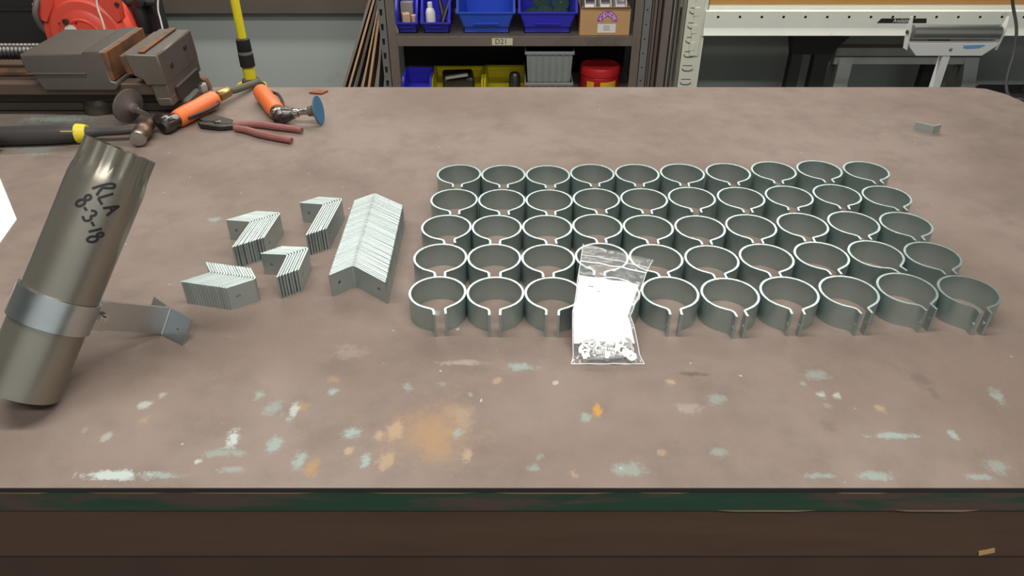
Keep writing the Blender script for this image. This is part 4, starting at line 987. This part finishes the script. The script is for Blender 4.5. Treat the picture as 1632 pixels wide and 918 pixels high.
for a0, a1 in ((-2.35, -1.95), (-1.62, -.72)):
    vs = []; fs = []
    for k in range(13):
        t_ = a0 + (a1 - a0) * k / 12
        for r_ in (cr - .001, cr + .0006):
            for zz in (hh * .22, hh * .50): vs.append((r_ * math.cos(t_), r_ * math.sin(t_), zz))
    for k in range(12):
        q = 4 * k; fs += [(q + 2, q + 6, q + 7, q + 3), (q, q + 1, q + 5, q + 4), (q, q + 4, q + 6, q + 2), (q + 1, q + 3, q + 7, q + 5)]
    fs += [(0, 2, 3, 1), (48, 49, 51, 50)]
    MB().add(vs, fs).build('yellow_label', m_yl, cn)

# sheets stored upright between shelf and rack
m_sheet = mat('grey_brown_sheet', lin(126, 114, 106), 0.6, 0.2, var=0.12, scale=8, stretch=(1, 1, .2))
m_sheet2 = mat('brown_sheet', lin(104, 90, 80), 0.65, 0.1, var=0.14, scale=8, stretch=(1, 1, .2))
m_salu = mat('bright_sheet_edge', lin(190, 188, 182), 0.4, 0.6, var=0.08)
for i, (u, wd_, m_, dy, lab) in enumerate(((1024, .007, m_sheet2, 0, 'brown sheet stored on edge, tight against the shelf upright'), (1030, .010, m_sheet, .02, 'grey brown sheet stored on edge, second from the shelf upright'),
        (1042, .012, m_sheet2, .03, 'dark brown sheet stored on edge, third from the shelf upright'), (1054, .028, m_sheet, .01, 'thick grey brown board stored on edge between the sheets'),
        (1066, .004, m_salu, .0, 'thin bright metal sheet stored on edge beside the thick board'), (1072, .005, m_gboard, .02, 'thin grey sheet stored on edge near the white rack'), (1081, .008, m_sheet, .03, 'grey brown sheet stored on edge, tight against the white rack'))):
    if i == 0: xs_ = SX1 + .004
    x = xs_ + wd_ / 2; xs_ += wd_ + .0052
    o = MB().b2((x - wd_ / 2, SY + .01 + dy, 0), (x + wd_ / 2, SY + .46 + dy, 1.35 + .04 * (i % 3)), .0008).build('upright_sheet', m_, smooth=False)
    tag(o, lab, 'sheet', 'sheets stored on edge by the rack')

# ================================================================== WHITE RACK
m_rack = mat('chipped_cream_paint', lin(224, 224, 206), 0.5, var=0.06, scale=14, bump=.08, col2=lin(176, 164, 148), thr=.66)
m_beam = mat('chipped_white_paint', lin(236, 238, 226), 0.5, var=0.05, scale=14, bump=.05, col2=lin(172, 158, 142), thr=.68)
RKY = 2.70
rx0, rx1 = 0.613, 0.690
rk = thing('pallet_rack', 'cream white steel pallet rack with plywood deck behind the bench', 'rack', (0, RKY, 0))
def post(x, y):
    u = MB(); u.b2((x, y, 0), (x + .077, y + .002, 2.0)); u.b2((x, y, 0), (x + .002, y + .07, 2.0)); u.b2((x + .075, y, 0), (x + .077, y + .07, 2.0))
    return u.build('post', m_rack, rk, smooth=False)
p1 = post(rx0, 0.0); post(2.95, 0.0); post(rx0, .46); post(2.95, .46)
z = ony(1096, 131, RKY).z - .1
while z < 1.25:                       # bolt-on clip loops pressed in the post face
    lp_ = [(rx0 + .012, -.0015, z), (rx0 + .012, -.003, z - .004), (rx0 + .020, -.003, z - .009), (rx0 + .040, -.003, z - .009), (rx0 + .050, -.003, z - .004), (rx0 + .050, -.0015, z)]
    MB().tube(lp_, .0012, 5).build('pressed_slot', m_dkmet, p1)
    MB().tube([(rx0 + .013, -.0012, z + .010), (rx0 + .048, -.0012, z + .010)], .0010, 5).build('pressed_slot', m_dkmet, p1)
    z += .0508
zb0, zb1, zb2, zb3 = ony(1200, 57, RKY).z, ony(1200, 43, RKY).z, ony(1200, 17, RKY).z, ony(1200, 8, RKY).z
bm_x0, bm_x1 = rx1 - .01, 2.96
bmo = MB().prism([(bm_x0, -.004, zb0), (bm_x0, -.020, zb0 + .006), (bm_x0, -.012, zb1), (bm_x0, -.012, zb2), (bm_x0, .010, zb2 + .002), (bm_x0, .010, zb3), (bm_x0, .05, zb3), (bm_x0, .05, zb0)], (bm_x1 - bm_x0, 0, 0)).build('beam', m_beam, rk, smooth=False)
MB().prism([(bm_x0, .41, zb0), (bm_x0, .41, zb3), (bm_x0, .46, zb3), (bm_x0, .46, zb0)], (bm_x1 - bm_x0, 0, 0)).build('beam', m_beam, rk, smooth=False)
zh = ony(1200, 27, RKY - .012).z; x = ony(1144.5, 27, RKY - .012).x; dxh = ony(1179.3, 27, RKY - .012).x - x
while x < 2.9:
    MB().lathe([(.0046, 0), (.0046, .001)], 8, frame((x, -.0128, zh), (0, 1, 0))).build('bolt_hole', m_hole, bmo); x += dxh
plate = MB().b2((rx0 + .030, -.008, zb0 - .07), (rx0 + .060, -.002, zb3 + .02), .001).build('beam_connector', m_rack, rk, smooth=False)
for k in range(3): MB().b2((rx0 + .026, -.010, zb0 - .05 + .06 * k), (rx0 + .046, -.007, zb0 - .02 + .06 * k), .001).build('hook', m_rack, plate, smooth=False)
m_deck = mat('orange_plywood', lin(206, 150, 82), 0.6, var=0.1, scale=12, stretch=(.3, 1, 4))
MB().b2((bm_x0 + .012, .006, zb3), (bm_x1 - .1, .455, zb3 + .022), .001).build('deck_board', m_deck, rk, smooth=False)
a = ony(1398, 35, RKY - .013); b = ony(1479, 29, RKY - .013); ah = ony(1430, 37, RKY - .013).z; bh_ = ony(1430, 29.5, RKY - .013).z
lbk = MB().prism([(a.x, -.0127, ah), (b.x, -.0127, ah), (b.x - .004, -.0127, bh_), (a.x + .012, -.0127, bh_)], (0, .0008, 0)).build('black_label', m_blk, bmo, smooth=False)
text_mesh('Available', .0165, Matrix.Translation(((a.x + b.x) / 2 - .002, -.0130, (ah + bh_) / 2)) @ Matrix.Rotation(PI / 2, 4, 'X')).build('label_lettering', m_white, lbk, smooth=False)

# roller stand
RY = 2.35
m_rwhite = mat('white_powder_coat', lin(206, 206, 204), 0.4, var=0.04, scale=14)
m_roll = mat('galvanised_roller', lin(170, 172, 168), 0.38, 1.0, var=0.12, scale=12, rvar=.1)
l_ = ony(1453, 52, RY); r_ = ony(1592, 50, RY); rr_ = (ony(1520, 41, RY).z - ony(1520, 64, RY).z) / 2
rs = thing('roller_stand', 'white roller stand with grey steel roller in front of the rack', 'roller stand', ((l_.x + r_.x) / 2, RY, 0))
hw = (r_.x - l_.x) / 2; zc = (l_.z + r_.z) / 2
MB().tube([(-hw, 0, zc), (hw, 0, zc)], rr_, 24).build('roller', m_roll, rs)
for s in (-1, 1):
    eb = MB().prism([(s * (hw + .004), -.012, zc - rr_ - .03), (s * (hw + .004), .012, zc - rr_ - .03), (s * (hw + .010), .015, zc + rr_ * .2), (s * (hw + .012), .006, zc + rr_ + .024), (s * (hw + .012), -.006, zc + rr_ + .024), (s * (hw + .010), -.015, zc + rr_ * .2)], (s * .003, 0, 0)).build('end_bracket', m_rwhite, rs, smooth=False)
    MB().lathe([(0, 0), (.006, 0), (.006, .005), (0, .006)], 6, frame((s * (hw + .012), 0, zc), (s, 0, 0))).build('axle_nut', m_dkmet, eb)
zp0, zp1 = ony(1510, 87, RY).z, ony(1510, 67, RY).z
pl_ = MB().prism([(-hw - .004, -.014, zp1), (hw + .004, -.014, zp1), (hw + .002, -.014, zp1 - .008), (hw * .74, -.014, zp0), (-hw * .80, -.014, zp0), (-hw - .002, -.014, zp1 - .010)], (0, .028, 0), .001).build('cross_plate', m_rwhite, rs)
MB().lathe([(0, 0), (.005, 0), (.005, .004), (0, .005)], 8, frame((-.006, -.014, (zp0 + zp1) / 2 + .002), (0, -1, 0))).build('plate_bolt', m_chrome, pl_)
MB().hull([(.032 + dx, -.0146, (zp0 + zp1) / 2 + .009 + dz) for dx, dz in ((0, -.004), (.012, -.007), (.05, -.005), (.066, .002), (.066, .006), (0, .004))] + [(.04, -.0138, (zp0 + zp1) / 2 + .009)]).build('blue_label', mat('blue_sticker', lin(96, 150, 196), .5), pl_, smooth=False)
MB().b2((-.020, -.010, .05), (.004, .014, zp0 + .01), .001).build('post', m_rwhite, rs)
MB().b2((-.25, -.02, 0), (.25, .02, .03), .002).build('foot', m_rwhite, rs); MB().b2((-.02, -.25, .012), (.02, .25, .05), .002).build('foot', m_rwhite, rs)

# galvanised trestle and black stand under the rack
m_trest = mat('weathered_galvanised', lin(168, 168, 164), 0.55, 0.2, var=0.25, scale=14, col2=lin(160, 164, 162), thr=.55)
TYY = 2.92
a = ony(1333, 82, TYY); b = ony(1560, 100, TYY); z_t = ony(1450, 76, TYY).z; z_b = ony(1450, 103, TYY).z
ts = thing('steel_trestle', 'weathered galvanised steel trestle standing under the white rack', 'trestle', (a.x, TYY, 0))
W_ = b.x - a.x
MB().b2((0, 0, z_b), (W_, .05, z_t), .002).build('top_bar', m_trest, ts)
MB().b2((0, -.002, z_b + .03), (W_, .0, z_b + .034)).build('bar_seam', m_dkmet, ts)
for x_, sx in ((.02, -1), (W_ - .06, 1)):
    for sy in (-1, 1):
        y1_ = .02 + sy * .16
        MB().hull([(x_, .0, z_b + .03), (x_ + .055, .0, z_b + .03), (x_, .05, z_b + .03), (x_ + .055, .05, z_b + .03), (x_ + sx * .05, y1_, 0), (x_ + sx * .05 + .055, y1_, 0), (x_ + sx * .05, y1_ + .05, 0), (x_ + sx * .05 + .055, y1_ + .05, 0)]).build('leg', m_trest, ts, smooth=False)
q = ony(1290, 100, 2.88)
bs_ = thing('black_stand', 'black steel stand with slotted leg under the white rack', 'stand', (q.x, 2.88, 0))
zt_ = ony(1290, 62, 2.88).z
MB().b2((-.075, .0, 0), (-.030, .04, zt_), .002).build('leg', m_blk, bs_); MB().b2((.015, 0, 0), (.075, .04, zt_), .002).build('leg', m_blk, bs_)
MB().hull([(-.10, -.02, zt_ + .06), (.16, -.02, zt_ + .06), (.16, .06, zt_ + .06), (-.10, .06, zt_ + .06), (-.075, 0, zt_ - .06), (.075, 0, zt_ - .06), (-.075, .04, zt_ - .06), (.075, .04, zt_ - .06)]).build('head_plate', m_blk, bs_, smooth=False)
q = ony(1483, 120, 3.02)
tag(MB().b2((q.x - .035, 3.02, 0), (q.x + .035, 3.06, .72), .002).build('black_post', m_blk), 'black steel post standing behind the trestle under the rack', 'post')

# dark cord hanging at the rack's end
m_cord = mat('dark_grey_cord', lin(70, 66, 62), 0.5, var=0.1)
p = [ony(1614, -30, 2.50), ony(1614, 5, 2.52), ony(1620, 45, 2.50), ony(1616, 85, 2.48), ony(1607, 115, 2.46), ony(1604, 140, 2.44), ony(1612, 158, 2.42), ony(1640, 178, 2.40)]
p = [Vector((p[0].x, 2.5, z_)) for z_ in (3.4, 2.4, 1.8, 1.4, 1.2, 1.08)] + p + [Vector((p[-1].x + .12, 2.38, .25)), Vector((p[-1].x + .2, 2.36, .008)), Vector((p[-1].x + .6, 2.3, .006))]
tag(MB().tube(smooth_path(p, 6), .0052, 8).build('power_cord', m_cord), 'dark power cord hanging down beside the roller stand', 'cord')
q = ony(1632, 165, 2.62)
bbx = thing('black_tool_case', 'black case standing behind the bench corner below the cord', 'case', (q.x + .10, 2.62, 0))
zq = ony(1625, 157, 2.62).z
MB().b2((-.20, 0, 0), (.22, .16, zq), .008).build('shell', m_blk, bbx); MB().tube([(-.07, .08, zq - .002), (-.07, .08, zq + .02), (.07, .08, zq + .02), (.07, .08, zq - .002)], .007, 8).build('handle', m_blk, bbx)
